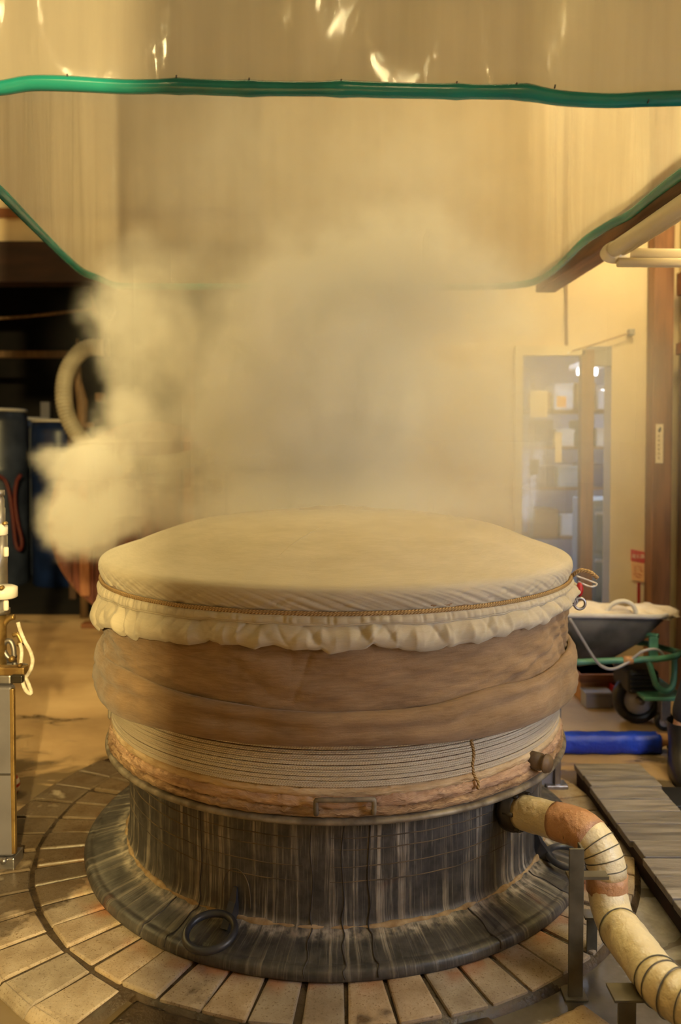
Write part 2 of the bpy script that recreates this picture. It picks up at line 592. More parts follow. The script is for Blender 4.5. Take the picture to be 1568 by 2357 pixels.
def mat_brick():
    m, t, b = new_mat('brick')
    tc = t.n('ShaderNodeTexCoord')
    oi = t.n('ShaderNodeObjectInfo')
    geo = t.n('ShaderNodeNewGeometry')
    pos = geo.outputs['Position']
    rnd = oi.outputs['Random']
    speck = t.noise(pos, 190, 3, 0.7)
    blot = t.noise(pos, 11, 5, 0.6)
    c = t.ramp(blot, [(0.34, srgb(142, 122, 92)), (0.66, srgb(176, 158, 128))])
    c = t.mix(t.smooth(speck, 0.56, 0.68), c, srgb(112, 90, 60))
    hs = t.n('ShaderNodeHueSaturation')
    t.put(hs.inputs['Color'], c)
    t.put(hs.inputs['Value'], t.m('ADD', t.m('MULTIPLY', rnd, 0.35), 0.8))
    t.put(hs.inputs['Saturation'], t.m('ADD', t.m('MULTIPLY', rnd, 0.3), 0.85))
    # rust bleeding out of the iron brim, and wet stains
    dist = t.v('DISTANCE', pos, (CX, CY, 0.0))
    rust = t.m('MULTIPLY', t.m('SUBTRACT', 1.0, t.smooth(dist, 0.80, 0.87)), t.smooth(t.noise(pos, 8, 4), 0.42, 0.62))
    c = t.mix(t.m('MULTIPLY', rust, 0.7), hs.outputs[0], srgb(150, 84, 34))
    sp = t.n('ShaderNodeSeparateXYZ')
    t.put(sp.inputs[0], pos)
    wetn = t.m('ADD', t.noise(pos, 4.5, 4, 0.6), t.m('MULTIPLY', t.smooth(t.m('ADD', t.m('MULTIPLY', sp.outputs[0], -1.0), t.m('MULTIPLY', sp.outputs[1], 0.7)), 2.05, 2.5), 0.30))  # the bias at left paints in the shadow cast by the machine
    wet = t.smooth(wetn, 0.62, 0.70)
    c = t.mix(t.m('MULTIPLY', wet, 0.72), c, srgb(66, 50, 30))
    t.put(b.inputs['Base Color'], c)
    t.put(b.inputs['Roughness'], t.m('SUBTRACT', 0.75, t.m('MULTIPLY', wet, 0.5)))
    bn = t.n('ShaderNodeBump')
    bn.inputs['Strength'].default_value = 0.45
    bn.inputs['Distance'].default_value = 0.003
    t.put(bn.inputs['Height'], t.m('ADD', speck, t.noise(pos, 45, 4)))
    t.put(b.inputs['Normal'], bn.outputs[0])
    return m


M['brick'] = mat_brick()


def mat_floor():
    m, t, b = new_mat('wet_concrete')
    geo = t.n('ShaderNodeNewGeometry')
    pos = geo.outputs['Position']
    sp = t.n('ShaderNodeSeparateXYZ')
    t.put(sp.inputs[0], pos)
    blot = t.noise(t.v('MULTIPLY', pos, (0.8, 1.2, 1.0)), 1.6, 5, 0.55, 0.2)
    c = t.ramp(blot, [(0.32, srgb(160, 132, 92)), (0.5, srgb(188, 158, 112)), (0.68, srgb(208, 180, 132))])
    grey = t.ramp(t.noise(pos, 9, 5, 0.65), [(0.35, srgb(120, 112, 96)), (0.65, srgb(164, 156, 138))])
    right = t.smooth(t.m('SUBTRACT', sp.outputs[0], t.m('MULTIPLY', sp.outputs[1], 0.05)), 0.08, 0.28)
    near = t.m('SUBTRACT', 1.0, t.smooth(sp.outputs[1], 2.7, 3.1))
    c = t.mix(t.m('MULTIPLY', right, near), c, grey)
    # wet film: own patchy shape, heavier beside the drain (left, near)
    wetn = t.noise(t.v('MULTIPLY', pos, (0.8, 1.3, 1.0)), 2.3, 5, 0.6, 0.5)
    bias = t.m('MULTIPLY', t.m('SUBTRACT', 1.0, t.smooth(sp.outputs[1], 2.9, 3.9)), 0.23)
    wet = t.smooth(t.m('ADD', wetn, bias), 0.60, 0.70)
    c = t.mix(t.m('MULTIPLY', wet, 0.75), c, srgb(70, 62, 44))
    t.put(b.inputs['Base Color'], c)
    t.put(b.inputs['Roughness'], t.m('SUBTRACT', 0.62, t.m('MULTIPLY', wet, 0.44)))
    bn = t.n('ShaderNodeBump')
    bn.inputs['Strength'].default_value = 0.35
    bn.inputs['Distance'].default_value = 0.004
    t.put(bn.inputs['Height'], t.m('MULTIPLY', t.noise(pos, 90, 5, 0.65), t.m('SUBTRACT', 1.1, wet)))
    t.put(b.inputs['Normal'], bn.outputs[0])
    return m


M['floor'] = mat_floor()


def mat_film():
    """milky polythene film"""
    m, t, b = new_mat('milky_film')
    out = m.node_tree.nodes['Material Output']
    tc = t.n('ShaderNodeTexCoord')
    ob = tc.outputs['Object']
    bn = t.n('ShaderNodeBump')
    bn.inputs['Strength'].default_value = 0.22
    bn.inputs['Distance'].default_value = 0.02
    t.put(bn.inputs['Height'], t.m('ADD', t.noise(t.mapping(ob, (1, 1, 0.35)), 9, 3, 0.5, 0.8),
                                   t.m('MULTIPLY', t.noise(t.mapping(ob, (1, 1, 0.2)), 40, 3), 0.15)))
    dif = t.n('ShaderNodeBsdfDiffuse')
    tr = t.n('ShaderNodeBsdfTranslucent')
    col = t.ramp(t.noise(t.mapping(ob, (6, 6, 0.4)), 3, 4), [(0.3, srgb(172, 162, 140)), (0.7, srgb(186, 176, 152))])
    t.put(dif.inputs[0], col)
    t.put(tr.inputs[0], col)
    tp = t.n('ShaderNodeBsdfTransparent')
    gl = t.n('ShaderNodeBsdfGlossy')
    gl.inputs['Roughness'].default_value = 0.10
    for nd in (dif, tr, gl):
        t.put(nd.inputs['Normal'], bn.outputs[0])
    m1 = t.n('ShaderNodeMixShader')
    m1.inputs[0].default_value = 0.55
    t.put(m1.inputs[1], dif.outputs[0])
    t.put(m1.inputs[2], tr.outputs[0])
    m2 = t.n('ShaderNodeMixShader')
    m2.inputs[0].default_value = 0.17
    t.put(m2.inputs[1], m1.outputs[0])
    t.put(m2.inputs[2], tp.outputs[0])
    m3 = t.n('ShaderNodeMixShader')
    fr = t.n('ShaderNodeFresnel')
    fr.inputs[0].default_value = 1.45
    t.put(m3.inputs[0], t.m('MULTIPLY', fr.outputs[0], 0.6))
    t.put(m3.inputs[1], m2.outputs[0])
    t.put(m3.inputs[2], gl.outputs[0])
    m.node_tree.links.new(m3.outputs[0], out.inputs[0])
    return m


M['film'] = mat_film()
M['green_hose'] = pmat('green_hose', srgb(28, 136, 118), srgb(16, 108, 94), 5, rough=0.22, spec=0.7)


def mat_glass():
    m, t, b = new_mat('pane_glass')
    out = m.node_tree.nodes['Material Output']
    tp = t.n('ShaderNodeBsdfTransparent')
    tp.inputs[0].default_value = (0.9, 0.93, 0.95, 1)
    gl = t.n('ShaderNodeBsdfGlossy')
    gl.inputs['Roughness'].default_value = 0.05
    mx = t.n('ShaderNodeMixShader')
    mx.inputs[0].default_value = 0.03
    t.put(mx.inputs[1], tp.outputs[0])
    t.put(mx.inputs[2], gl.outputs[0])
    m.node_tree.links.new(mx.outputs[0], out.inputs[0])
    return m


M['glass'] = mat_glass()


def mat_emit(name, col, s):
    m, t, b = new_mat(name)
    b.inputs['Emission Color'].default_value = col
    b.inputs['Emission Strength'].default_value = s
    b.inputs['Base Color'].default_value = col
    return m


M['tube_light'] = mat_emit('tube_light', (0.9, 0.95, 1.0, 1), 9.0)

# ------------------------------------------------------------------ the setting
FZ = -0.025
WY, WX, LY = 4.3, 1.80, 6.2       # back wall, right wall, far-left wall


def struct(o, label=None):
    o['kind'] = 'structure'
    if label:
        o['label'] = label
    return o


def quad(name, corners, mat, sub=None):
    return mobj(name, corners, [(0, 1, 2, 3)], mat, None, False)


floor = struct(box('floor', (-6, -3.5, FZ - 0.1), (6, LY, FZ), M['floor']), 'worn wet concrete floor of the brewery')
# back wall (right part) with the door opening
DX0, DX1, DZ1 = onY(1188, 900, WY).x, onY(1408, 900, WY).x, onY(1300, 797, WY).z
WL = -0.42
struct(box('wall_back', (WL, WY, FZ), (DX0, WY + 0.12, 3.6), M['plaster']), 'cream plaster wall behind the steam')
struct(box('wall_back_door_side', (DX1, WY, FZ), (WX + 0.1, WY + 0.12, 3.6), M['plaster']), 'cream plaster wall beside the timber post')
struct(box('wall_back_over_door', (DX0, WY, DZ1), (DX1, WY + 0.12, 3.6), M['plaster']), 'cream plaster wall above the glass door')
struct(box('wall_return', (WL, WY + 0.12, FZ), (WL + 0.1, LY + 0.1, 3.6), M['plaster']), 'end of the cream wall hidden in steam')
# right wall running towards the camera: plaster above, dark boarded door below
zr = [onY(1550, y, WY).z for y in (640, 690, 797, 822)]
struct(box('wall_right', (WX, -3.5, FZ), (WX + 0.1, WY, 3.6), M['plaster']), 'cream side wall running towards the viewer')
dr = struct(box('door_1', (WX - 0.03, 2.6, FZ), (WX, WY - 0.1, zr[3]), M['darkwood']), 'dark brown boarded door in the side wall')
for i in range(5):
    y0 = 2.6 + i * 0.318
    o = box('board', (WX - 0.045, y0 + 0.006, FZ), (WX - 0.03, y0 + 0.308, zr[3]), M['darkwood'], dr, 0.004)
struct(box('trim_1', (WX - 0.055, 2.4, zr[3]), (WX, WY - 0.1, zr[2]), M['timber_h']), 'brown timber lintel over the dark boarded door')
struct(box('trim_2', (WX - 0.055, 2.4, zr[1]), (WX, WY - 0.1, zr[0]), M['timber_h']), 'brown timber tie rail high on the side wall')
p0, p1 = onY(1503, 1000, WY - 0.1).x, onY(1549, 1000, WY - 0.1).x
post = struct(box('trim_3', (p0, WY - 0.1, FZ), (p1, WY, 3.6), M['timber'], None, 0.006), 'brown timber post in the corner of the room')
# added unseen wall with an opening, limits the bulb light to the left side
struct(box('wall_added_side', (0.18, -0.95, FZ), (2.4, -0.85, 3.6), M['plaster']), 'unseen plaster wall behind the viewer, added to shade the right')
struct(box('wall_added_far_side', (-4.5, -0.95, FZ), (-1.3, -0.85, 3.6), M['plaster']), 'unseen added plaster wall behind the viewer across the opening')

# far-left wall with the big dark opening
OX1 = WL + 0.05
lz0, lz1 = onY(60, 652, LY).z, onY(60, 560, LY).z
struct(box('wall_far', (-6, LY, lz1), (OX1, LY + 0.15, 3.9), M['plaster']), 'cream wall above the dark store opening')
struct(box('trim_4', (-6, LY - 0.06, lz0), (OX1, LY + 0.15, lz1), M['blackwood']), 'dark reddish lintel beam over the store opening')
struct(box('trim_5', (-6, LY - 0.04, onY(10, 502, LY).z), (OX1, LY, onY(10, 482, LY).z), M['timber_h']), 'narrow brown rail on the wall above the lintel')
# the dark store room
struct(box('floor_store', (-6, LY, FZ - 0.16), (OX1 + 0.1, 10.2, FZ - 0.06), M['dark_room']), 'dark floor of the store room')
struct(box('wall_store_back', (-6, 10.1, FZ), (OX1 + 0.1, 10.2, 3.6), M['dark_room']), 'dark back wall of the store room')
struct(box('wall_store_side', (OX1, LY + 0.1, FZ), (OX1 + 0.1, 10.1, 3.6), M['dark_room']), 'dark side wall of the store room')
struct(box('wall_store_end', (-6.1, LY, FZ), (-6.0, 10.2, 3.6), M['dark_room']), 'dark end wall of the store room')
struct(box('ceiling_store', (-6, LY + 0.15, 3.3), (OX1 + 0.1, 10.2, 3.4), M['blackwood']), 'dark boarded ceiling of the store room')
struct(box('wall_left', (-4.6, -3.5, FZ), (-4.5, LY, 3.6), M['plaster']), 'plaster wall on the left outside the view')

# office behind the glass door
struct(box('floor_office', (0.2, WY + 0.12, FZ - 0.1), (2.6, 7.6, FZ), M['office']), 'floor of the lit office')
struct(box('wall_office_back', (0.2, 7.5, FZ), (2.6, 7.6, 2.5), M['office']), 'pale blue back wall of the lit office')
struct(box('wall_office_left', (0.1, WY + 0.12, FZ), (0.2, 7.6, 2.5), M['office']), 'pale side wall of the lit office')
struct(box('wall_office_right', (2.6, WY + 0.12, FZ), (2.7, 7.6, 2.5), M['office']), 'pale side wall of the lit office, far side')
struct(box('ceiling_office', (0.2, WY + 0.12, 2.42), (2.6, 7.6, 2.5), M['office']), 'white ceiling of the lit office')
# sliding glass door: stile, rails, pane
gd = struct(empty('door_2', (DX0, WY, FZ)), 'sliding glass door with pale aluminium stile seen through steam')
gx1 = onY(1345, 1000, WY).x
under(box('stile', (DX0 - 0.01, WY - 0.03, FZ), (DX0 + 0.03, WY + 0.02, DZ1), M['alu']), gd)
under(box('stile', (gx1 - 0.02, WY - 0.02, FZ), (gx1 + 0.045, WY + 0.04, DZ1 - 0.02), M['timber']), gd)
under(box('top_rail', (DX0, WY - 0.02, DZ1 - 0.05), (gx1, WY + 0.02, DZ1), M['alu']), gd)
under(box('bottom_rail', (DX0, WY - 0.02, FZ), (gx1, WY + 0.02, FZ + 0.12), M['alu']), gd)
under(box('pane', (DX0 + 0.03, WY - 0.004, FZ + 0.12), (gx1 - 0.02, WY + 0.004, DZ1 - 0.05), M['glass']), gd)
under(box('lintel_panel', (gx1, WY + 0.0, onY(1380, 842, WY).z), (DX1, WY + 0.05, DZ1), M['grey_paint']), gd)


# ------------------------------------------------------------------ brick paving round the boiler
def wedge(r0, r1, da, ztop, h, bull=0.0, seed=0):
    """one radial brick centred on angle 0 about the boiler axis"""
    rs = np.random.RandomState(seed)
    bm = bmesh.new()
    v = []
    for z in (ztop - h, ztop):
        for r, s in ((r0, -1), (r1, -1), (r1, 1), (r0, 1)):
            a = s * da / 2
            j = rs.uniform(-0.004, 0.004, 3)
            v.append(bm.verts.new((r * math.cos(a) + j[0], r * math.sin(a) + j[1], z + (j[2] * 0.5 if z == ztop else 0))))
    for f in ((3, 2, 1, 0), (4, 5, 6, 7), (0, 1, 5, 4), (1, 2, 6, 5), (2, 3, 7, 6), (3, 0, 4, 7)):
        bm.faces.new([v[i] for i in f])
    top = [e for e in bm.edges if all(abs(q.co.z - ztop) < 0.01 for q in e.verts)]
    vert = [e for e in bm.edges if abs(e.verts[0].co.z - e.verts[1].co.z) > 0.01]
    outer = [e for e in top if all(math.hypot(q.co.x, q.co.y) > (r0 + r1) / 2 for q in e.verts)]
    if bull:
        bmesh.ops.bevel(bm, geom=outer, offset=bull, segments=4, profile=0.5, affect='EDGES')
        top = [e for e in bm.edges if e.calc_length() > 0.03 and all(abs(q.co.z - ztop) < 0.008 for q in e.verts)]
        bmesh.ops.bevel(bm, geom=top, offset=0.004, segments=1, affect='EDGES')
    else:
        bmesh.ops.bevel(bm, geom=top + vert, offset=0.006, segments=2, profile=0.6, affect='EDGES')
    me = bpy.data.meshes.new('brick')
    bm.to_mesh(me)
    bm.free()
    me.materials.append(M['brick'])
    return me


STEP = math.radians(6.79)
inner = [wedge(0.775, 0.945, STEP - 0.0115, 0.0, 0.06, 0, k) for k in range(5)]
outerm = [wedge(0.958, 1.135, STEP * 1.02 - 0.010, -0.001, 0.06, 0.03, k + 20) for k in range(5)]
for k in range(53):
    ang = math.radians(-88.0) + STEP * (k + 0.5)
    deg = math.degrees(ang) % 360
    if 55 < deg < 130:
        continue
    o = bpy.data.objects.new('brick', inner[k % 5])
    link(o, floor)
    o.location = (CX, CY, random.uniform(-0.003, 0.002))
    o.rotation_euler = (0, 0, ang + random.uniform(-0.004, 0.004))
STEP2 = STEP * 1.02
for k in range(13):
    ang = math.radians(-121.0) - STEP2 * (k + 0.5)
    o = bpy.data.objects.new('brick', outerm[k % 5])
    link(o, floor)
    o.location = (CX, CY, random.uniform(-0.004, 0.001))
    o.rotation_euler = (0, 0, ang + random.uniform(-0.004, 0.004))
# mortar bed between the bricks
R, Z = prof([(0.70, -0.009), (0.95, -0.009), (0.962, -0.03)], 160)
lathe('mortar_bed', R, Z, M['mortar'], floor)
R, Z = prof([(0.94, -0.0085), (1.115, -0.011), (1.13, -0.03)], 60)
lathe('mortar_bed', R, Z, M['mortar'], floor, math.radians(-222), math.radians(-119))
# broken mortar and patched slabs in front of the ring
rs = np.random.RandomState(5)
for (a0, a1, r0, r1, zz, mt) in [(-119, -93, 0.957, 1.10, -0.012, 'mortar'), (-92, -68, 0.957, 1.08, -0.014, 'mortar'), (-76, -56, 1.03, 1.16, -0.008, 'brick')]:
    n = 26
    th = np.radians(np.linspace(a0, a1, n))
    rr = np.array([r0 + 0.004, r0, r0 + 0.01, (r0 + r1) / 2, r1, r1 + 0.012])
    zzv = np.array([-0.03, zz - 0.004, zz, zz, zz - 0.002, -0.032])
    RR = np.repeat(rr[:, None], n, 1) + rs.uniform(-0.003, 0.003, (6, n))
    ZZ = np.repeat(zzv[:, None], n, 1)
    ZZ[:, 0] = ZZ[:, -1] = -0.032
    lathe('mortar_patch', RR, ZZ, M[mt], floor, math.radians(a0), math.radians(a1))

# ------------------------------------------------------------------ iron boiler under the steamer
boiler = empty('iron_boiler', (CX, CY, 0), 'black iron boiler drum with pale mineral streaks and wide foot brim', 'boiler')
n = 256
th = np.linspace(0, 2 * PI, n, endpoint=False)
body = [(0.79, -0.005), (0.803, 0.0), (0.805, 0.012), (0.800, 0.024), (0.789, 0.029), (0.778, 0.029), (0.765, 0.033), (0.73, 0.040),
        (0.700, 0.046), (0.682, 0.053), (0.672, 0.066), (0.668, 0.09), (0.667, 0.15), (0.667, 0.22), (0.667, 0.29), (0.667, 0.342)]
P = smoothprof(body, 4)
R, Z = prof(P, n)
R = R + 0.0015 * pnoise(th, [5, 9, 14], 3)[None, :]
under(lathe('drum_shell', R, Z, M['iron']), boiler)
for zl in (0.278, 0.248, 0.205, 0.166):
    R, Z = prof([(0.666, zl - 0.0016), (0.6684, zl - 0.0006), (0.6684, zl + 0.0006), (0.666, zl + 0.0016)], 200)
    th2 = np.linspace(0, 2 * PI, 200, endpoint=False)
    Z = Z + 0.0012 * pnoise(th2, [7, 13, 23, 41], int(zl * 1000))[None, :]
    under(lathe('weld_line', R, Z, M['weld']), boiler)


def polar(a, r, z):
    return (CX + r * math.cos(a), CY + r * math.sin(a), z)


# lime crust at the foot of the drum
def lumpy_ring(name, r, z, rad, mat, seed, nn=300):
    t2 = np.linspace(0, 2 * PI, nn, endpoint=False)
    rs = np.random.RandomState(seed)
    ph = np.linspace(-0.3, PI - 0.5, 5)
    RR, ZZ = [], []
    for p in ph:
        w = rad * (0.75 + 0.45 * pnoise(t2, [11, 23, 37, 61], seed) + 0.2 * rs.uniform(-1, 1, nn))
        w = np.clip(w, 0.15 * rad, None)
        RR.append(r + np.cos(p) * w)
        ZZ.append(z + np.sin(p) * w)
    return lathe(name, np.array(RR), np.array(ZZ), mat)


under(lumpy_ring('lime_crust', 0.676, 0.054, 0.008, M['limescale'], 9), boiler)


# dark radial joints in the brim, running on up the drum as wet cracks
for kk, azd in enumerate((-128.5, -122.0, -95.0, -88.2, -82.5, -59.0, -36.0)):
    a_ = math.radians(azd)
    pj = [(0.8065, 0.010), (0.8015, 0.0242), (0.789, 0.0296), (0.765, 0.0336), (0.73, 0.0406), (0.700, 0.0470), (0.684, 0.0545)]
    if azd in (-122.0, -95.0, -88.2, -82.5):
        pj += [(0.6715, 0.075), (0.6688, 0.11), (0.6678, 0.17), (0.6678, 0.24), (0.6678, 0.31)]
    pts = [polar(a_ + 0.006 * math.sin(2.1 * q_ + kk) * (q_ > 0), r_, z_) for q_, (r_, z_) in enumerate(pj)]
    under(tube('brim_joint', pts, 0.0017, M['ink'], None, 6, k=3), boiler)


def mooring(az, tilt, rot):
    """iron lifting ring lying on the brim, held by a pointed lug"""
    lug_r = 0.69
    c = Vector(polar(az, 0.730, 0.055))
    e = Vector((math.cos(az), math.sin(az), 0))
    s = Vector((-math.sin(az), math.cos(az), 0))
    cc = c + e * 0.035 + s * 0.018 * rot + Vector((0, 0, 0.004))
    pts = []
    rr = 0.061
    for k in range(40):
        a = 2 * PI * k / 40
        pts.append(cc + e * rr * math.cos(a) * math.cos(tilt) + s * rr * math.sin(a) + Vector((0, 0, -math.sin(tilt) * rr * math.cos(a))))
    ring = tube('lifting_ring', pts, 0.0095, M['ring_iron'], None, 14, True)
    under(ring, boiler)
    bm = bmesh.new()
    w = 0.010
    base = Vector(polar(az, 0.668, 0.0))
    prof2 = [(0.0, 0.052), (0.058, 0.046), (0.062, 0.050), (0.02, 0.098), (0.004, 0.128), (0.0, 0.128)]
    vs = []
    for sg in (-1, 1):
        for (d, z) in prof2:
            vs.append(bm.verts.new(base + e * d + s * sg * (w if z < 0.1 else w * 0.5) + Vector((0, 0, z))))
    k = len(prof2)
    bm.faces.new(vs[:k][::-1])
    bm.faces.new(vs[k:])
    for i in range(k):
        bm.faces.new((vs[i], vs[(i + 1) % k], vs[k + (i + 1) % k], vs[k + i]))
    bmesh.ops.recalc_face_normals(bm, faces=bm.faces)
    under(bobj('ring_lug', bm, M['ring_iron']), boiler)


AZ1 = math.atan2(onZ(528, 2125, 0.05).y - CY, onZ(528, 2125, 0.05).x - CX)
mooring(AZ1, 0.20, -1)
mooring(math.radians(-27.5), 0.10, 1)
# arched lime mark around the first lug
pts = []
for k in range(25):
    a = PI * k / 24
    pts.append(polar(AZ1 + math.cos(a) * 0.062, 0.6675, 0.062 + 0.112 * math.sin(a) ** 0.6))
under(tube('arch_seam', pts, 0.0014, M['weld'], None, 6), boiler)

# ------------------------------------------------------------------ steaming tub on the boiler
tub = empty('steaming_tub', (CX, CY, 0.36), 'round rice steaming tub with a thin metal flange rim above the boiler', 'steamer')
R, Z = prof([(0.64, 0.343), (0.733, 0.341), (0.739, 0.343), (0.741, 0.348), (0.739, 0.353), (0.733, 0.356), (0.64, 0.356)], n)
under(lathe('flange_rim', R, Z, M['flange']), tub)
R, Z = prof([(0.69, 0.353), (0.692, 0.50), (0.70, 0.62), (0.715, 0.86), (0.712, 0.90), (0.60, 0.905), (0.0, 0.905)], 96)
under(lathe('tub_wall', R, Z, M['batten']), tub)


def handle(az, half=0.07):
    a = half / 0.74
    pts = [polar(az - a, 0.712, 0.372), polar(az - a, 0.742, 0.374), polar(az - a, 0.744, 0.392), polar(az - a, 0.744, 0.404), polar(az - a * 0.9, 0.744, 0.409),
           polar(az, 0.746, 0.410), polar(az + a * 0.9, 0.744, 0.409), polar(az + a, 0.744, 0.404), polar(az + a, 0.744, 0.392), polar(az + a, 0.742, 0.374), polar(az + a, 0.712, 0.372)]
    return under(tube('handle', pts, 0.0062, M['flange'], None, 10, k=3), tub)


handle(math.atan2(-1, 0.035))
handle(math.radians(178.0))
# drain stub with cap
az = math.radians(-41)
e = Vector((math.cos(az), math.sin(az), 0))
c0 = Vector(polar(az, 0.70, 0.402))
st = tube('drain_stub', [c0, c0 + e * 0.046, c0 + e * 0.047, c0 + e * 0.058, c0 + e * 0.059, c0 + e * 0.064, c0 + e * 0.065, c0 + e * 0.072], [0.024, 0.024, 0.021, 0.021, 0.026, 0.026, 0.022, 0.022], M['stub_iron'], None, 18)
under(st, tub)


# crumpled packing between flange and cord
def packing(name, r, z0, z1, amp, jag, mat, seed, label, a0=0, a1=2 * PI):
    nn = 1100
    t2 = np.linspace(a0, a1, nn, endpoint=False)
    rs = np.random.RandomState(seed)
    rows = 9
    RR, ZZ = [], []
    jg = jag * (0.6 * pnoise(t2, [13, 29, 47, 83, 121], seed + 1) + 0.4 * rs.uniform(-1, 1, nn))
    for k in range(rows):
        f = k / (rows - 1)
        bul = math.sin(f * PI) ** 0.6
        nz = 0.8 * pnoise(t2 + 0.05 * k, [9, 16, 27, 41], seed + 10 + k // 3) + 0.55 * pnoise(t2 - 0.03 * k, [57, 83, 131], seed + 30 + k // 2) + 0.18 * rs.uniform(-1, 1, nn)
        RR.append(r - 0.012 + 0.014 * bul + amp * nz * bul)
        ZZ.append(z0 + (z1 - z0) * f + jg * f + amp * 0.5 * pnoise(t2, [23, 37, 61, 90], seed + 50 + k) * bul)
    o = lathe(name, np.array(RR), np.array(ZZ), mat)
    return o


wrapE = empty('packing_wrap', (CX, CY, 0.372), 'crumpled tan paper packing stuffed around the flange rim', 'packing')
under(packing('paper_layer', 0.730, 0.355, 0.382, 0.0042, 0.005, M['packing_dark'], 31, ''), wrapE)
under(packing('paper_layer', 0.725, 0.374, 0.410, 0.0045, 0.006, M['packing_paper'], 47, ''), wrapE)
under(packing('cloth_layer', 0.7205, 0.400, 0.432, 0.0025, 0.005, M['packing_cloth'], 63, ''), wrapE)

# cord wound round and round
turns, per = 24, 190
tt = np.linspace(0, turns, turns * per + 1)
zc = 0.428 + 0.124 * tt / turns + 0.0009 * np.sin(tt * 3.7)
# upper turns dip on the left as they slip under the roll
ang = tt * 2 * PI + 0.4
zc = zc + 0.006 * np.sin(ang + 2.2) * (tt / turns) ** 2
rc = 0.7195 - 0.013 * (tt / turns) + 0.0012 * np.sin(tt * 12.9) * np.sin(tt * 1.7)
cord_pts = np.stack([CX + rc * np.cos(ang), CY + rc * np.sin(ang), zc], -1)
cord = tag(tube('wound_cord', cord_pts, 0.0029, M['wound_cord'], None, 6), 'pale thin cord wound many times round the tub below the brown cloth', 'cord')
azc = math.atan2(onY(1080, 1760, 2.05).y - CY, onY(1080, 1760, 2.05).x - CX)
pts = [polar(azc + 0.004 * math.sin(k * 1.3), (0.7225 if k > 1 else 0.736) - 0.0105 * max(0, k - 1) / 10, 0.392 + 0.0145 * k) for k in range(12)]
kc = tube('cross_tie', pts, 0.0042, M['tie_rope'], cord, 8, k=4)
kc['label'] = 'twisted brown cord tied upright across the turns'

# brown cloth and its rolled lower edge
n = 900
th = np.linspace(0, 2 * PI, n, endpoint=False)
rows = 46
zz = np.linspace(0.60, 0.895, rows)
RR = np.zeros((rows, n))
ZZ = np.repeat(zz[:, None], n, 1)
rs = np.random.RandomState(3)
# long slanting creases pressed into the cloth
PLB = np.zeros((rows, n))
for i_ in range(46):
    a0_, sl_ = rs.uniform(0, 2 * PI), rs.uniform(-1.1, 1.1)
    f0_, f1_, w_, d_ = rs.uniform(0.1, 0.9), rs.uniform(0.12, 0.4), rs.uniform(0.006, 0.016), rs.uniform(0.3, 1.0)
    for j in range(rows):
        f = j / (rows - 1)
        PLB[j] += d_ * math.exp(-((f - f0_) / f1_) ** 2) * np.exp(-(np.abs(np.angle(np.exp(1j * (th - a0_ - sl_ * (f - f0_) * 0.5)))) / w_) ** 1.4)
for j in range(rows):
    f = j / (rows - 1)
    w = 0.0040 * pnoise(th + 0.9 * f, [6, 11, 17, 23], 70) + 0.0026 * pnoise(th - 1.7 * f, [19, 29, 37], 71) + 0.0024 * pnoise(th + 2.6 * f, [9, 14, 31], 73)
    left = np.exp(-((np.abs(np.angle(np.exp(1j * (th - math.radians(200)))) / 0.55) ** 2)))
    right = np.exp(-((np.abs(np.angle(np.exp(1j * (th - math.radians(-20)))) / 0.45) ** 2)))
    w = w + 0.004 * left * pnoise(th + 3.0 * f, [25, 41, 59], 74) * (0.4 + f) + 0.005 * right * pnoise(th + 0.4 * f, [33, 47, 60], 75)
    w = w - 0.004 * PLB[j]
    RR[j] = 0.742 + w - 0.002 * f
cloth = empty('brown_cloth_wrap', (CX, CY, 0.5), 'brown linen cloth wrapped round the tub with a thick rolled lower edge', 'cloth')
under(lathe('cloth_wall', RR, ZZ, M['brown_cloth']), cloth)
side = np.abs(np.cos(th)) ** 1.5
ztop = 0.624 + 0.034 * side + 0.006 * pnoise(th, [4, 7, 9, 13], 80)
ztop += 0.006 * np.exp(-((np.angle(np.exp(1j * (th - math.radians(-58)))) / 0.12) ** 2))
zbot = 0.548 - 0.036 * side + 0.004 * pnoise(th, [3, 5, 8], 81)
rows = 22
RR = np.zeros((rows, n))
ZZ = np.zeros((rows, n))
for j in range(rows):
    f = j / (rows - 1)
    a = -PI * 0.62 + f * PI * 1.22
    bul = (np.cos(a) + 0.35) / 1.35
    cre = 0.012 * np.exp(-((f - 0.55 - 0.06 * pnoise(th, [3, 5], 82)) / 0.07) ** 2) * (0.4 + np.abs(pnoise(th, [2, 5, 7], 83)))
    rad = 0.032 + 0.004 * pnoise(th, [6, 10, 15], 84) + 0.0030 * pnoise(th + 3 * f, [21, 33, 45], 85)
    RR[j] = 0.742 + bul * rad - cre
    ZZ[j] = (ztop + zbot) / 2 + np.sin(a) / math.sin(0.62 * PI) * (ztop - zbot) / 2 * (1.0)
under(lathe('rolled_edge', RR, ZZ, M['brown_cloth']), cloth)

def pleats(t_, step_deg, seed, w0, w1):
    """sum of narrow V-shaped creases at irregular angles, 0 .. about 1"""
    rs_ = np.random.RandomState(seed)
    k_ = int(360 / step_deg)
    out_ = np.zeros_like(t_)
    for i_ in range(k_):
        a_ = math.radians((i_ + rs_.uniform(-0.42, 0.42)) * step_deg)
        d_ = np.abs(np.angle(np.exp(1j * (t_ - a_))))
        w_ = math.radians(rs_.uniform(w0, w1))
        out_ += rs_.uniform(0.25, 1.0) * np.exp(-(d_ / w_) ** 1.3)
    return np.clip(out_, 0, 1.3)


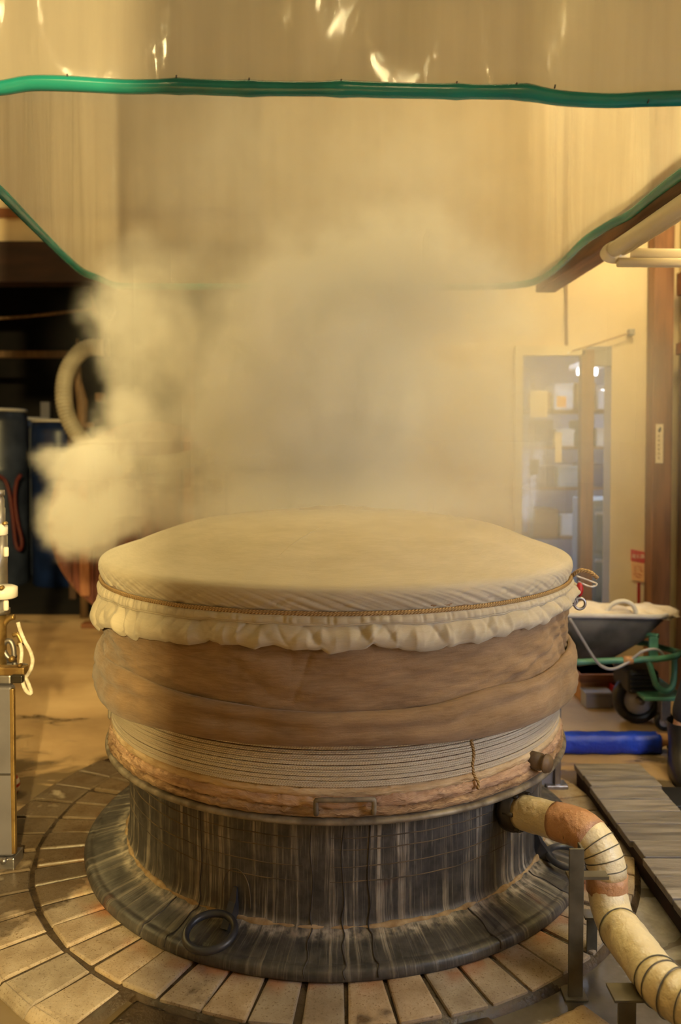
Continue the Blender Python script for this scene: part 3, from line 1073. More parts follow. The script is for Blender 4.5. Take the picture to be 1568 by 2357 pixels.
# cream cover: dome, gathered band, ruffle
cover = empty('cover_cloth', (CX, CY, 0.86), 'cream cotton cover stretched over the domed lid with a gathered ruffle hem', 'cover')
n = 1440
th = np.linspace(0, 2 * PI, n, endpoint=False)
P = smoothprof([(0.742, 0.862), (0.750, 0.876), (0.756, 0.895), (0.756, 0.910), (0.749, 0.923), (0.730, 0.934), (0.66, 0.958), (0.55, 1.000), (0.40, 1.031), (0.22, 1.051), (0.08, 1.058), (0.004, 1.059)], 6)
R, Z = prof(P, n)
f = np.linspace(0, 1, len(P))[:, None]
sidew = np.exp(-((np.arange(len(P))[:, None] - 8) / 8.0) ** 2)
pl = np.zeros_like(R)
for j in range(len(P)):
    pl[j] = 0.6 * pnoise(th - 0.008 * j, [60, 83, 101, 117], 90) + 0.6 * pnoise(th + 0.014 * j, [37, 49], 91)
front = 0.5 + 0.5 * np.sin(-th)
plt = np.stack([pleats(th + 0.010 * j, 1.9, 201, 0.25, 0.7) * (0.35 + 0.65 * front) for j in range(0, 24)])
R = R + sidew * pl * 0.0018 * (0.6 + 0.8 * front)[None, :]
R[:24] -= 0.0065 * plt * sidew[:24] * np.clip((np.arange(24)[:, None] + 2) / 8, 0, 1)
Z = Z + 0.0025 * pnoise(th, [2, 3, 5], 92)[None, :] * np.clip(R / 0.75, 0, 1) * (1 - sidew)
# sagging facets of the stretched cloth
Z = Z - 0.005 * (0.5 + 0.5 * np.cos(12 * th + 0.7))[None, :] * np.exp(-((R - 0.55) / 0.14) ** 2)
under(lathe('lid_top', R, Z, M['cover_cloth']), cover)
hem = 0.772 + 0.0 * th
dleft = np.angle(np.exp(1j * (th - PI)))
hem = 0.772 - 0.085 * np.exp(-(dleft / 0.62) ** 2) + 0.036 * np.exp(-((np.angle(np.exp(1j * (th - math.radians(-22)))) / 0.30) ** 2))
hem = hem + 0.008 * pnoise(th, [7, 11, 16, 23], 95) + 0.008 * np.abs(pnoise(th, [22, 29], 96))
lw = 0.35 + 0.95 * np.exp(-(dleft / 1.05) ** 2)
rows = 34
gat = pleats(th, 1.7, 301, 0.22, 0.55)
RR = np.zeros((rows, n))
ZZ = np.zeros((rows, n))
def crease(x):
    return 1.0 - 2.0 * np.abs(np.tanh(1.3 * x))
hem = hem + 0.010 * pleats(th - 0.05, 6.5, 302, 0.5, 1.5)
fold = 0.8 * pnoise(th, [39, 52, 63], 97) + 0.6 * pnoise(th, [74, 91, 110], 98)
fold2 = 0.75 * crease(pnoise(th, [13, 19, 26, 34], 99)) + 0.6 * crease(pnoise(th, [31, 43, 57], 100))
seamf = 0.30
for j in range(rows):
    f = j / (rows - 1)
    z = 0.862 + (hem - 0.862) * f
    if f < seamf:
        g = math.sin(f / seamf * PI)
        r = 0.7475 + 0.010 * f / seamf + 0.007 * g - 0.008 * g * gat * (0.5 + 0.6 * lw) + 0.003 * g * fold * lw
    else:
        q = (f - seamf) / (1 - seamf)
        bulge = math.sin(min(1, q * 1.08) * PI * 0.80) * 0.021
        r = 0.754 + bulge + (0.0070 * math.sin(q * PI * 0.9) ** 0.5) * fold2 * (0.5 + 0.8 * lw)
        big_ = pleats(th - 0.05 * q, 6.5, 302, 0.5, 1.5)
        mid_ = pleats(th + 0.07 * q, 3.1, 303, 0.3, 0.8)
        r = r - math.sin(min(1, q * 1.15 + 0.06) * PI) ** 0.6 * (0.016 * big_ * (0.5 + 0.6 * lw) + 0.007 * mid_ * (1.0 - 0.6 * q))
        if q > 0.93:
            r = r - 0.006 * (q - 0.93) / 0.07
    RR[j] = np.maximum(r, 0.7475)
    ZZ[j] = z + 0.004 * max(0, f - seamf) * fold2
under(lathe('ruffle_hem', RR, ZZ, M['cover_cloth']), cover)
R, Z = [], []
zs = 0.862 + (hem - 0.862) * seamf
for dr_, dz_ in ((0.002, -0.0018), (0.0036, 0.0), (0.002, 0.0018)):
    R.append(0.754 + dr_ + 0.0015 * fold2)
    Z.append(zs + dz_)
under(lathe('stitched_seam', np.array(R), np.array(Z), M['cover_cloth']), cover)
# raised seam across the lid
def lidz(r):
    return float(np.interp(r, P[::-1, 0], P[::-1, 1]))
s0, s1 = onZ(582, 1342, 0.93), onZ(775, 1205, 1.035)
pts = []
for k in range(14):
    q = s0.lerp(s1, k / 13)
    r = math.hypot(q.x - CX, q.y - CY)
    pts.append((q.x, q.y, lidz(r) - 0.002))
under(tube('lid_seam', pts, 0.0022, M['cover_cloth'], None, 6), cover)
# crumpled knot of cloth on the crown
gx = onZ(745, 1168, 1.068)
bm = bmesh.new()
bmesh.ops.create_uvsphere(bm, u_segments=24, v_segments=10, radius=1.0)
for v in bm.verts:
    v.co = Vector((v.co.x * 0.11 * (1 + 0.2 * math.sin(5 * v.co.y + v.co.x * 3)), v.co.y * 0.05, v.co.z * 0.012 + 0.004 * math.sin(9 * v.co.x) * max(0, v.co.z)))
    v.co += Vector((CX + 0.0, CY + 0.02, 1.057))
under(bobj('crown_fold', bm, M['cover_cloth'], None, True), cover)

# rope tied round the cover, with its loose end, bead and shackle at the right
ang = np.linspace(0, 2 * PI, 200, endpoint=False)
pts = np.stack([CX + 0.7505 * np.cos(ang), CY + 0.7505 * np.sin(ang), 0.8625 + 0.0012 * pnoise(ang, [2, 3, 5], 110)], -1)
rope = empty('tie_rope', (CX, CY, 0.86), 'braided tan rope tied round the cream cover', 'rope')
under(tube('rope_loop', pts, 0.0056, M['tie_rope'], None, 10, True), rope)
azk = math.radians(-14)
k0 = Vector(polar(azk, 0.752, 0.862))
under(tube('rope_tail', [k0, k0 + Vector((0.02, -0.02, 0.022)), k0 + Vector((0.05, -0.03, 0.018)), k0 + Vector((0.072, -0.03, 0.0))], 0.0062, M['tie_rope'], None, 10, k=5), rope)
under(tube('white_string', [k0 + Vector((0.01, -0.02, 0.005)), k0 + Vector((0.04, -0.03, -0.005)), k0 + Vector((0.07, -0.03, -0.018)), k0 + Vector((0.05, -0.03, -0.026)), k0 + Vector((0.015, -0.02, -0.012))], 0.003, M['white_rope'], None, 8, k=5), rope)
bm = bmesh.new()
bmesh.ops.create_uvsphere(bm, u_segments=16, v_segments=12, radius=1)
for v in bm.verts:
    v.co = Vector((v.co.x * 0.011, v.co.y * 0.011, v.co.z * 0.022)) + k0 + Vector((0.018, -0.028, -0.035))
tag(under(bobj('toggle_bead', bm, M['red'], None, True), rope), 'shiny red toggle bead')
c1 = k0 + Vector((0.018, -0.03, -0.078))
pts = [c1 + Vector((0.017 * math.cos(a), 0, 0.017 * math.sin(a))) for a in np.linspace(0, 2 * PI, 24, endpoint=False)]
under(tube('shackle_ring', pts, 0.0045, M['steel'], None, 8, True), rope)
pts = [c1 + Vector((-0.02 + 0.012 * math.cos(a), 0.0, 0.008 + 0.012 * math.sin(a))) for a in np.linspace(0, 2 * PI, 24, endpoint=False)]
under(tube('shackle_ring', pts, 0.004, M['steel'], None, 8, True), rope)

# ------------------------------------------------------------------ lagged steam pipe
pipe = empty('lagged_pipe', (0.65, 1.93, FZ), 'cream lagged steam pipe bending down from the boiler with brown tape bands', 'pipe')
PR = 0.046
az = math.radians(-45)
e0 = Vector((math.cos(az), math.sin(az), 0))
pA = Vector(polar(az, 0.665, 0.268))
pB = Vector((0.652, 1.935, 0.315))
d1 = (pB - pA).normalized()


def arc(p, din, dout, r, k):
    """fillet between two straight runs meeting at p"""
    din, dout = din.normalized(), dout.normalized()
    ang = din.angle(dout)
    tl = r * math.tan(ang / 2)
    a, b = p - din * tl, p + dout * tl
    nrm = (dout - din * din.dot(dout)).normalized()
    c = a + nrm * r
    out = []
    for i in range(k + 1):
        t = ang * i / k
        out.append(c - nrm * r * math.cos(t) + din * r * math.sin(t))
    return out, a, b


pC = Vector((0.652, 1.935, 0.125))
dn = Vector((0, 0, -1))
d3 = Vector((0.06, -0.75, 0.02)).normalized()
e1, a1, b1 = arc(pB, d1, dn, 0.085, 8)
e2, a2, b2 = arc(pC, dn, d3, 0.075, 8)
pD = b2 + d3 * 0.16
d4 = Vector((0.55, -0.9, -0.02)).normalized()
e3, a3, b3 = arc(pD + d3 * 0.05, d3, d4, 0.10, 5)
pE = b3 + d4 * 0.6


def lag(name, pts, r, mat, seed, bumps=0.012, nn=28, dens=0.012):
    P2 = [Vector(pts[0])]
    for q in pts[1:]:
        q = Vector(q)
        L = (q - P2[-1]).length
        k = max(1, int(L / dens))
        p_ = P2[-1]
        for i in range(1, k + 1):
            P2.append(p_.lerp(q, i / k))
    return under(tube(name, P2, r, mat, None, nn, bumps=bumps, seed=seed), pipe)


st1 = pA + d1 * 0.055
lag('pipe_section', [st1, st1.lerp(a1, 0.5), a1 - d1 * 0.03], PR, M['lagging'], 1, 0.02)
tag(lag('tape_band', [a1 - d1 * 0.055, a1, *e1[:4]], PR + 0.0025, M['tan_tape'], 2, 0.018), 'brown sticky tape wrapped over the joint')
lag('elbow', e1[2:], PR + 0.001, M['lagging'], 3, 0.010)
for i in (4, 5, 6, 7):
    t_ = (e1[i + 1] - e1[i - 1]).normalized()
    ctr = e1[i]
    nn_ = Vector((0, 1, 0)).cross(t_).normalized()
    bb = t_.cross(nn_)
    pts = [ctr + (nn_ * math.cos(a) + bb * math.sin(a)) * (PR + 0.0022) for a in np.linspace(0, 2 * PI, 32, endpoint=False)]
    under(tube('seam_wire', pts, 0.0014, M['stand'], None, 5, True), pipe)
tag(lag('tape_band', [e1[-1] + Vector((0, 0, 0.004)), e1[-1] + Vector((0, 0, -0.042))], PR + 0.003, M['tan_tape'], 5, 0.02), 'brown sticky tape wrapped round the upright run')
lag('pipe_section', [b1 + Vector((0, 0, -0.035)), a2], PR - 0.001, M['lagging'], 6, 0.006)
lag('elbow', e2, PR + 0.001, M['lagging'], 7, 0.008)
lag('pipe_section', [b2, a3], PR + 0.003, M['lagging'], 8, 0.022)
lag('elbow', e3, PR + 0.004, M['lagging'], 9, 0.01)
lag('pipe_section', [b3, pE], PR + 0.004, M['lagging'], 10, 0.015)
for (ctr, t_, rr) in [(a2, dn, PR + 0.001), (b2, d3, PR + 0.004), (a3, d3, PR + 0.0055), (e3[2], (e3[3] - e3[1]).normalized(), PR + 0.006), (b3, d4, PR + 0.0065), (b3 + d4 * 0.04, d4, PR + 0.0065)]:
    nn_ = t_.orthogonal().normalized()
    bb = t_.cross(nn_)
    pts = [ctr + (nn_ * math.cos(a) + bb * math.sin(a)) * rr for a in np.linspace(0, 2 * PI, 32, endpoint=False)]
    under(tube('seam_wire', pts, 0.0014, M['stand'], None, 5, True), pipe)
# bolted coupling at the drum
cp = under(tube('coupling', [pA - d1 * 0.02, pA + d1 * 0.018, pA + d1 * 0.0185, pA + d1 * 0.036, pA + d1 * 0.0365, pA + d1 * 0.055, pA + d1 * 0.058], [0.04, 0.04, 0.058, 0.058, 0.054, 0.054, 0.03], M['dark_fitting'], None, 28), pipe)
nn_ = d1.orthogonal().normalized()
bb = d1.cross(nn_)
for k in range(6):
    a = 2 * PI * k / 6 + 0.3
    q = pA + d1 * 0.03 + (nn_ * math.cos(a) + bb * math.sin(a)) * 0.049
    tube('bolt', [q - d1 * 0.02, q + d1 * 0.036], 0.006, M['dark_fitting'], None, 6)
    b_ = bpy.data.objects['bolt'] if k == 0 else bpy.data.objects['bolt.%03d' % k]
    under(b_, cp)


def stand(x, y, w, ztop, label, cap=True):
    r = empty('pipe_stand', (x, y, FZ), label, 'pipe stand', 'steel stands under the lagged pipe')
    # angle-iron post: two flanges
    t_ = 0.006
    under(box('post', (x - w / 2, y - w / 2, FZ), (x + w / 2, y - w / 2 + t_, ztop), M['stand'], None, 0.001), r)
    under(box('web', (x + w / 2 - t_, y - w / 2 + t_, FZ), (x + w / 2, y + w / 2, ztop), M['stand'], None, 0.001), r)
    under(box('foot_plate', (x - w * 0.8, y - w * 0.8, FZ), (x + w * 0.8, y + w * 0.8, FZ + 0.006), M['stand'], None, 0.002), r)
    if cap:
        under(box('saddle', (x - w * 0.7, y - w / 2, ztop), (x + w * 1.0, y + w, ztop + 0.006), M['stand'], None, 0.001), r)
    return r


s1p = onZ(1329, 2280, FZ)
stand(0.548, 1.852, 0.034, 0.330, 'olive steel angle post beside the upper bend of the lagged pipe', False)
sb = box('saddle', (0.531, 1.84, 0.255), (0.625, 1.868, 0.262), M['stand'])
under(sb, bpy.data.objects['pipe_stand'])
stand(0.632, 1.995, 0.026, 0.075, 'short olive steel post behind the upright run of the lagged pipe', True)
stand(0.600, 1.665, 0.038, 0.098, 'olive steel stand under the lower end of the lagged pipe, cut by the frame', True)

# grey upright panel behind the drum
x0, x1 = 0.738, 0.812
gp = empty('grey_upright', (x1, 2.96, 0.0), 'plain grey metal upright standing close behind the boiler brim', 'metal post')
under(box('panel', (x0, 2.955, -0.003), (x1, 2.985, 0.335), M['grey_paint'], None, 0.004), gp)
under(box('edge_strip', (x1 - 0.018, 2.94, -0.003), (x1 + 0.004, 2.955, 0.335), M['steel'], None, 0.002), gp)
under(box('foot', (x1 - 0.05, 2.93, -0.003), (x1 + 0.03, 2.99, 0.014), M['steel'], None, 0.003), gp)

# ------------------------------------------------------------------ plank walkway on the right
walk = empty('plank_walkway', (1.05, 2.5, FZ), 'low grey wooden plank walkway with cross boards on the concrete floor', 'walkway')
zt = 0.055
under(box('bearer', (0.90, 1.3, FZ), (0.945, 3.03, zt - 0.022), M['blackwood'], None, 0.003), walk)
under(box('bearer', (1.08, 1.3, FZ), (1.125, 3.03, zt - 0.022), M['blackwood'], None, 0.003), walk)
y = 3.04
k = 0
while y > 1.35:
    w = 0.085 + 0.03 * random.random()
    o = box('plank', (-0.125, -w / 2, -0.011), (0.125 + random.uniform(-0.006, 0.004), w / 2, 0.011), M['deck'], walk, 0.003)
    o.location = (1.018 + random.uniform(-0.006, 0.006) - 1.05, y - w / 2 - 2.5, zt - 0.011 - FZ + random.uniform(-0.002, 0.002))
    o.rotation_euler = (0, 0, random.uniform(-0.012, 0.012))
    y -= w + 0.005
# wet dark mat beyond the planks
mt = empty('wet_mat', (1.42, 2.6, FZ), 'dark wet rubber mat beside the plank walkway', 'mat')
under(box('mat_sheet', (1.15, 1.5, FZ), (1.74, 2.97, FZ + 0.022), M['rubber'], None, 0.008), mt)
for i in range(9):
    under(box('mat_rib', (1.17, 1.55 + i * 0.155, FZ + 0.02), (1.72, 1.60 + i * 0.155, FZ + 0.028), M['rubber'], None, 0.003), mt)

# ------------------------------------------------------------------ blue wrapped bar on the floor
yb = 3.37
bx0, bx1 = 0.62, onY(1516, 1700, yb).x
by0, by1 = FZ, FZ + 0.075
bar = empty('blue_wrapped_bar', (bx0, yb, FZ), 'long bar wrapped in shiny blue plastic lying behind the steamer', 'bar')
P2 = [(bx0 + (bx1 - bx0) * k / 40, yb, FZ + 0.041) for k in range(41)]
bm = bmesh.new()
nb = 16
rings = []
rs = np.random.RandomState(12)
for k, q in enumerate(P2):
    ring_ = []
    for i in range(nb):
        a = 2 * PI * i / nb
        cx_, sx_ = math.cos(a), math.sin(a)
        rr = 0.042 / max(abs(cx_), abs(sx_)) * 0.55 + 0.042 * 0.45
        rr *= 1 + 0.04 * math.sin(k * 0.9 + a * 2) + rs.uniform(-0.02, 0.02)
        ring_.append(bm.verts.new((q[0], q[1] + rr * cx_, max(FZ + 0.001, q[2] + rr * 0.95 * sx_))))
    rings.append(ring_)
for k in range(len(rings) - 1):
    for i in range(nb):
        bm.faces.new((rings[k][i], rings[k][(i + 1) % nb], rings[k + 1][(i + 1) % nb], rings[k + 1][i]))
bm.faces.new(rings[0])
bm.faces.new(rings[-1][::-1])
bmesh.ops.recalc_face_normals(bm, faces=bm.faces)
under(bobj('plastic_wrap', bm, M['blue_plastic'], None, True), bar)
c = Vector((bx1, yb, FZ + 0.05))
tag(under(tube('taped_end', [c - Vector((0.005, 0, 0)), c + Vector((0.02, 0, 0.002)), c + Vector((0.045, 0, 0.004)), c + Vector((0.062, 0, 0.004))], [0.034, 0.027, 0.024, 0.018], M['tan_tape'], None, 16, bumps=0.08, seed=4, k=3), bar), 'end bound with brown tape')
under(tube('cable', [c + Vector((0.055, 0, 0.004)), c + Vector((0.08, 0.02, -0.004)), c + Vector((0.10, 0.06, -0.03)), c + Vector((0.10, 0.12, -0.062)), c + Vector((0.07, 0.2, -0.07))], 0.005, M['white_plastic'], None, 8, k=5), bar)

# ------------------------------------------------------------------ wheelbarrow
bw = empty('wheelbarrow', (1.25, 3.75, FZ), 'grey wheelbarrow on a green tubular frame parked by the wall', 'wheelbarrow')
Yb = 3.72


def B(px, py, dy=0.0):
    return onY(px, py, Yb + dy)


# tray: rim rectangle tapering to a narrow bottom
rim = [B(1265, 1416, -0.22), B(1528, 1420, -0.20), B(1556, 1404, 0.22), B(1262, 1404, 0.22)]
bot = [B(1330, 1535, -0.10), B(1400, 1522, -0.10), B(1415, 1512, 0.10), B(1330, 1520, 0.10)]
mid = [rim[i].lerp(bot[i], 0.5) + Vector(((0.03 if i in (1, 2) else -0.02), (-0.02 if i < 2 else 0.02), 0)) for i in range(4)]
bm = bmesh.new()
lay = []
for L_ in (rim, mid, bot):
    ring_ = []
    for i in range(4):
        a, b = L_[i], L_[(i + 1) % 4]
        for q in (0.08, 0.3, 0.5, 0.7, 0.92):
            ring_.append(bm.verts.new(a.lerp(b, q)))
    lay.append(ring_)
for r0_, r1_ in zip(lay, lay[1:]):
    for i in range(20):
        bm.faces.new((r0_[i], r0_[(i + 1) % 20], r1_[(i + 1) % 20], r1_[i]))
bm.faces.new(lay[-1])
bmesh.ops.recalc_face_normals(bm, faces=bm.faces)
tray = bobj('tray', bm, M['barrow_bin'], None, True)
sm = tray.modifiers.new('solid', 'SOLIDIFY')
sm.thickness = 0.006
under(tray, bw)
pts = []
for i in range(4):
    a, b = rim[i], rim[(i + 1) % 4]
    for q in (0.08, 0.35, 0.65, 0.92):
        pts.append(a.lerp(b, q))
under(tube('tray_rim', pts, 0.011, M['barrow_rim'], None, 10, True, k=3), bw)
# frame
hl = [B(1180, 1531, -0.20), B(1330, 1524, -0.20), B(1450, 1519, -0.20), B(1520, 1516, -0.20), B(1556, 1510, -0.16), B(1564, 1503, -0.05), B(1558, 1500, 0.05), B(1520, 1490, 0.12), B(1480, 1480, 0.16), B(1400, 1474, 0.2)]
under(tube('frame_tube', hl, 0.014, M['green_paint'], None, 12, k=5), bw)
lg = [B(1493, 1520, -0.2), B(1502, 1550, -0.2), B(1512, 1578, -0.19), B(1530, 1590, -0.18), B(1546, 1582, -0.17), B(1552, 1560, -0.16), B(1553, 1515, -0.15)]
under(tube('frame_leg', lg, 0.013, M['green_paint'], None, 12, k=5), bw)
lg = [B(1430, 1520, 0.1), B(1452, 1556, 0.1), B(1460, 1580, 0.1), B(1480, 1600, 0.1)]
under(tube('frame_leg', lg, 0.012, M['green_paint'], None, 12, k=4), bw)
q0, q1 = B(1494, 1466, -0.19), B(1512, 1524, -0.19)
bk = box('bracket', (q0.x, q0.y - 0.008, q1.z), (q1.x + 0.004, q0.y + 0.008, q0.z), M['green_paint'], None, 0.003)
under(bk, bw)
under(tube('bracket_arm', [B(1462, 1476, -0.05), B(1478, 1466, -0.1), B(1494, 1462, -0.16), B(1516, 1464, -0.19)], 0.011, M['green_paint'], None, 10, k=4), bw)
q0, q1 = B(1447, 1572, 0.0), B(1562, 1596, -0.1)
under(box('base_plate', (q0.x, Yb - 0.2, q1.z - 0.005), (q1.x, Yb + 0.16, q1.z + 0.012), M['green_paint'], None, 0.004), bw)
# engine block slung under the tray
q0, q1 = B(1430, 1530, 0), B(1500, 1585, 0)
eng = box('motor_housing', (q0.x, Yb - 0.1, q1.z), (q1.x, Yb + 0.12, q0.z), M['black'], None, 0.02, 3)
under(eng, bw)
for i in range(4):
    zq = q1.z + (q0.z - q1.z) * (i + 0.7) / 5
    under(box('cooling_fin', (q0.x + 0.01, Yb - 0.11, zq), (q1.x - 0.01, Yb - 0.095, zq + 0.008), M['rubber']), bw)


def wheel(name, cx_, cy_, r, w, par, hub=True):
    """upright wheel, axle along Y"""
    bm = bmesh.new()
    nseg = 32
    prf = [(r * 0.62, -w * 0.45), (r * 0.80, -w * 0.5), (r * 0.94, -w * 0.42), (r, -w * 0.18), (r, w * 0.18), (r * 0.94, w * 0.42), (r * 0.80, w * 0.5), (r * 0.62, w * 0.45)]
    ringv = [[bm.verts.new((cx_ + a * math.cos(2 * PI * i / nseg), cy_ + b, FZ + r + a * math.sin(2 * PI * i / nseg))) for i in range(nseg)] for a, b in prf]
    for j in range(len(prf)):
        A_, B_ = ringv[j], ringv[(j + 1) % len(prf)]
        for i in range(nseg):
            bm.faces.new((A_[i], A_[(i + 1) % nseg], B_[(i + 1) % nseg], B_[i]))
    bmesh.ops.recalc_face_normals(bm, faces=bm.faces)
    ty = under(bobj(name, bm, M['rubber'], None, True), par)
    if hub:
        c_ = Vector((cx_, cy_, FZ + r))
        under(tube('wheel_rim', [c_ + Vector((0, -w * 0.3, 0)), c_ + Vector((0, w * 0.3, 0))], r * 0.64, M['barrow_rim'], None, 24), par)
        under(tube('axle', [c_ + Vector((0, -w * 0.9, 0)), c_ + Vector((0, w * 0.9, 0))], r * 0.13, M['steel'], None, 12), par)
    return ty


wheel('tyre', B(1470, 1600).x, Yb + 0.02, 0.115, 0.07, bw)
wheel('caster_tyre', B(1528, 1610, -0.08).x, Yb - 0.09, 0.045, 0.03, bw)
under(box('caster_fork', (B(1518, 1600, -0.09).x, Yb - 0.115, FZ + 0.05), (B(1540, 1600, -0.09).x, Yb - 0.065, B(1520, 1596, -0.1).z), M['steel'], None, 0.003), bw)
under(tube('tape_wrap', [B(1434, 1520, -0.20), B(1456, 1519, -0.20)], 0.019, M['tan_tape'], None, 14, bumps=0.04, seed=2), bw)
cab = [B(1312, 1424, -0.28), B(1340, 1470, -0.27), B(1366, 1512, -0.26), B(1385, 1533, -0.25), B(1410, 1540, -0.24), B(1440, 1528, -0.22), B(1456, 1516, -0.21), B(1478, 1500, -0.22), B(1502, 1494, -0.22), B(1518, 1498, -0.2), B(1530, 1512, -0.18)]
under(tube('brake_cable', cab, 0.0062, M['grey_cable'], None, 8, k=5), bw)

# cloth sacks heaped in the barrow
def heap(name, c, sx, sy, sz, seed, mat, label, cat, grp=None):
    bm = bmesh.new()
    bmesh.ops.create_icosphere(bm, subdivisions=4, radius=1.0)
    rs = np.random.RandomState(seed)
    ph = rs.uniform(0, 6.28, 12)
    for v in bm.verts:
        d = v.co.copy()
        k_ = 1 + 0.10 * math.sin(5 * d.x + ph[0]) * math.sin(4 * d.y + ph[1]) + 0.06 * math.sin(11 * d.x + 7 * d.z + ph[2]) + 0.04 * math.sin(17 * d.y - 9 * d.x + ph[3])
        zz_ = d.z * sz * k_
        if zz_ < 0:
            zz_ *= 0.35
        v.co = Vector((d.x * sx * k_, d.y * sy * k_, zz_))
    o = bobj(name, bm, mat, None, True)
    o.location = c
    return tag(o, label, cat, grp)


heap('cloth_bundle', B(1375, 1412) + Vector((0, 0, -0.005)), 0.17, 0.15, 0.052, 2, M['white_cloth'], 'cream cloth bundle heaped in the middle of the wheelbarrow tray', 'cloth')
heap('crumpled_sack', B(1500, 1410) + Vector((0, 0, 0.0)), 0.115, 0.14, 0.034, 5, M['white_cloth'], 'crumpled pale sack hanging over the front lip of the wheelbarrow', 'sack')
lp = [B(1394, 1412, -0.1), B(1404, 1396, -0.1), B(1420, 1386, -0.1), B(1440, 1384, -0.1), B(1456, 1392, -0.1), B(1463, 1406, -0.1), B(1463, 1414, -0.1)]
tag(tube('hose_loop', lp, 0.010, M['white_plastic'], None, 10, k=5), 'white hose loop arching over the wheelbarrow tray', 'hose')

# low clutter on the floor against the wall
cb = empty('orange_box', (1.0, 4.12, FZ), 'low orange brown box on the floor under the wheelbarrow', 'box')
q0, q1 = onY(1330, 1545, 4.1), onY(1432, 1580, 4.1)
under(box('carton', (q0.x, 4.05, FZ), (q1.x, 4.25, q0.z), M['cardboard'], None, 0.004), cb)
under(box('lid_flap', (q0.x - 0.01, 4.035, q0.z - 0.04), (q1.x + 0.01, 4.26, q0.z), M['timber_h'], None, 0.003), cb)
rc_ = empty('red_crate', (1.35, 4.0, FZ), 'small red crate on the floor behind the barrow wheel', 'crate')
q0, q1 = onY(1413, 1580, 3.98), onY(1448, 1630, 3.98)
under(box('crate_side', (q0.x, 3.98, FZ), (q1.x, 3.99, q0.z - 0.0), M['red'], None, 0.002), rc_)
under(box('crate_side', (q0.x, 4.11, FZ), (q1.x, 4.12, q0.z), M['red'], None, 0.002), rc_)
under(box('crate_end', (q0.x, 3.99, FZ), (q0.x + 0.008, 4.11, q0.z), M['red'], None, 0.002), rc_)
under(box('crate_end', (q1.x - 0.008, 3.99, FZ), (q1.x, 4.11, q0.z), M['red'], None, 0.002), rc_)
under(box('crate_floor', (q0.x, 3.98, FZ), (q1.x, 4.12, FZ + 0.01), M['red']), rc_)
q0, q1 = onY(1345, 1590, 3.97), onY(1405, 1630, 3.97)
gb = empty('grey_tin', ((q0.x + q1.x) / 2, 4.0, FZ), 'grey lidded tin box on the floor beside the red crate', 'tin')
under(box('tin_body', (q0.x, 3.94, FZ), (q1.x, 4.03, q0.z - 0.012), M['grey_paint'], None, 0.006), gb)
under(box('tin_lid', (q0.x - 0.004, 3.936, q0.z - 0.012), (q1.x + 0.004, 4.034, q0.z), M['grey_paint'], None, 0.004), gb)

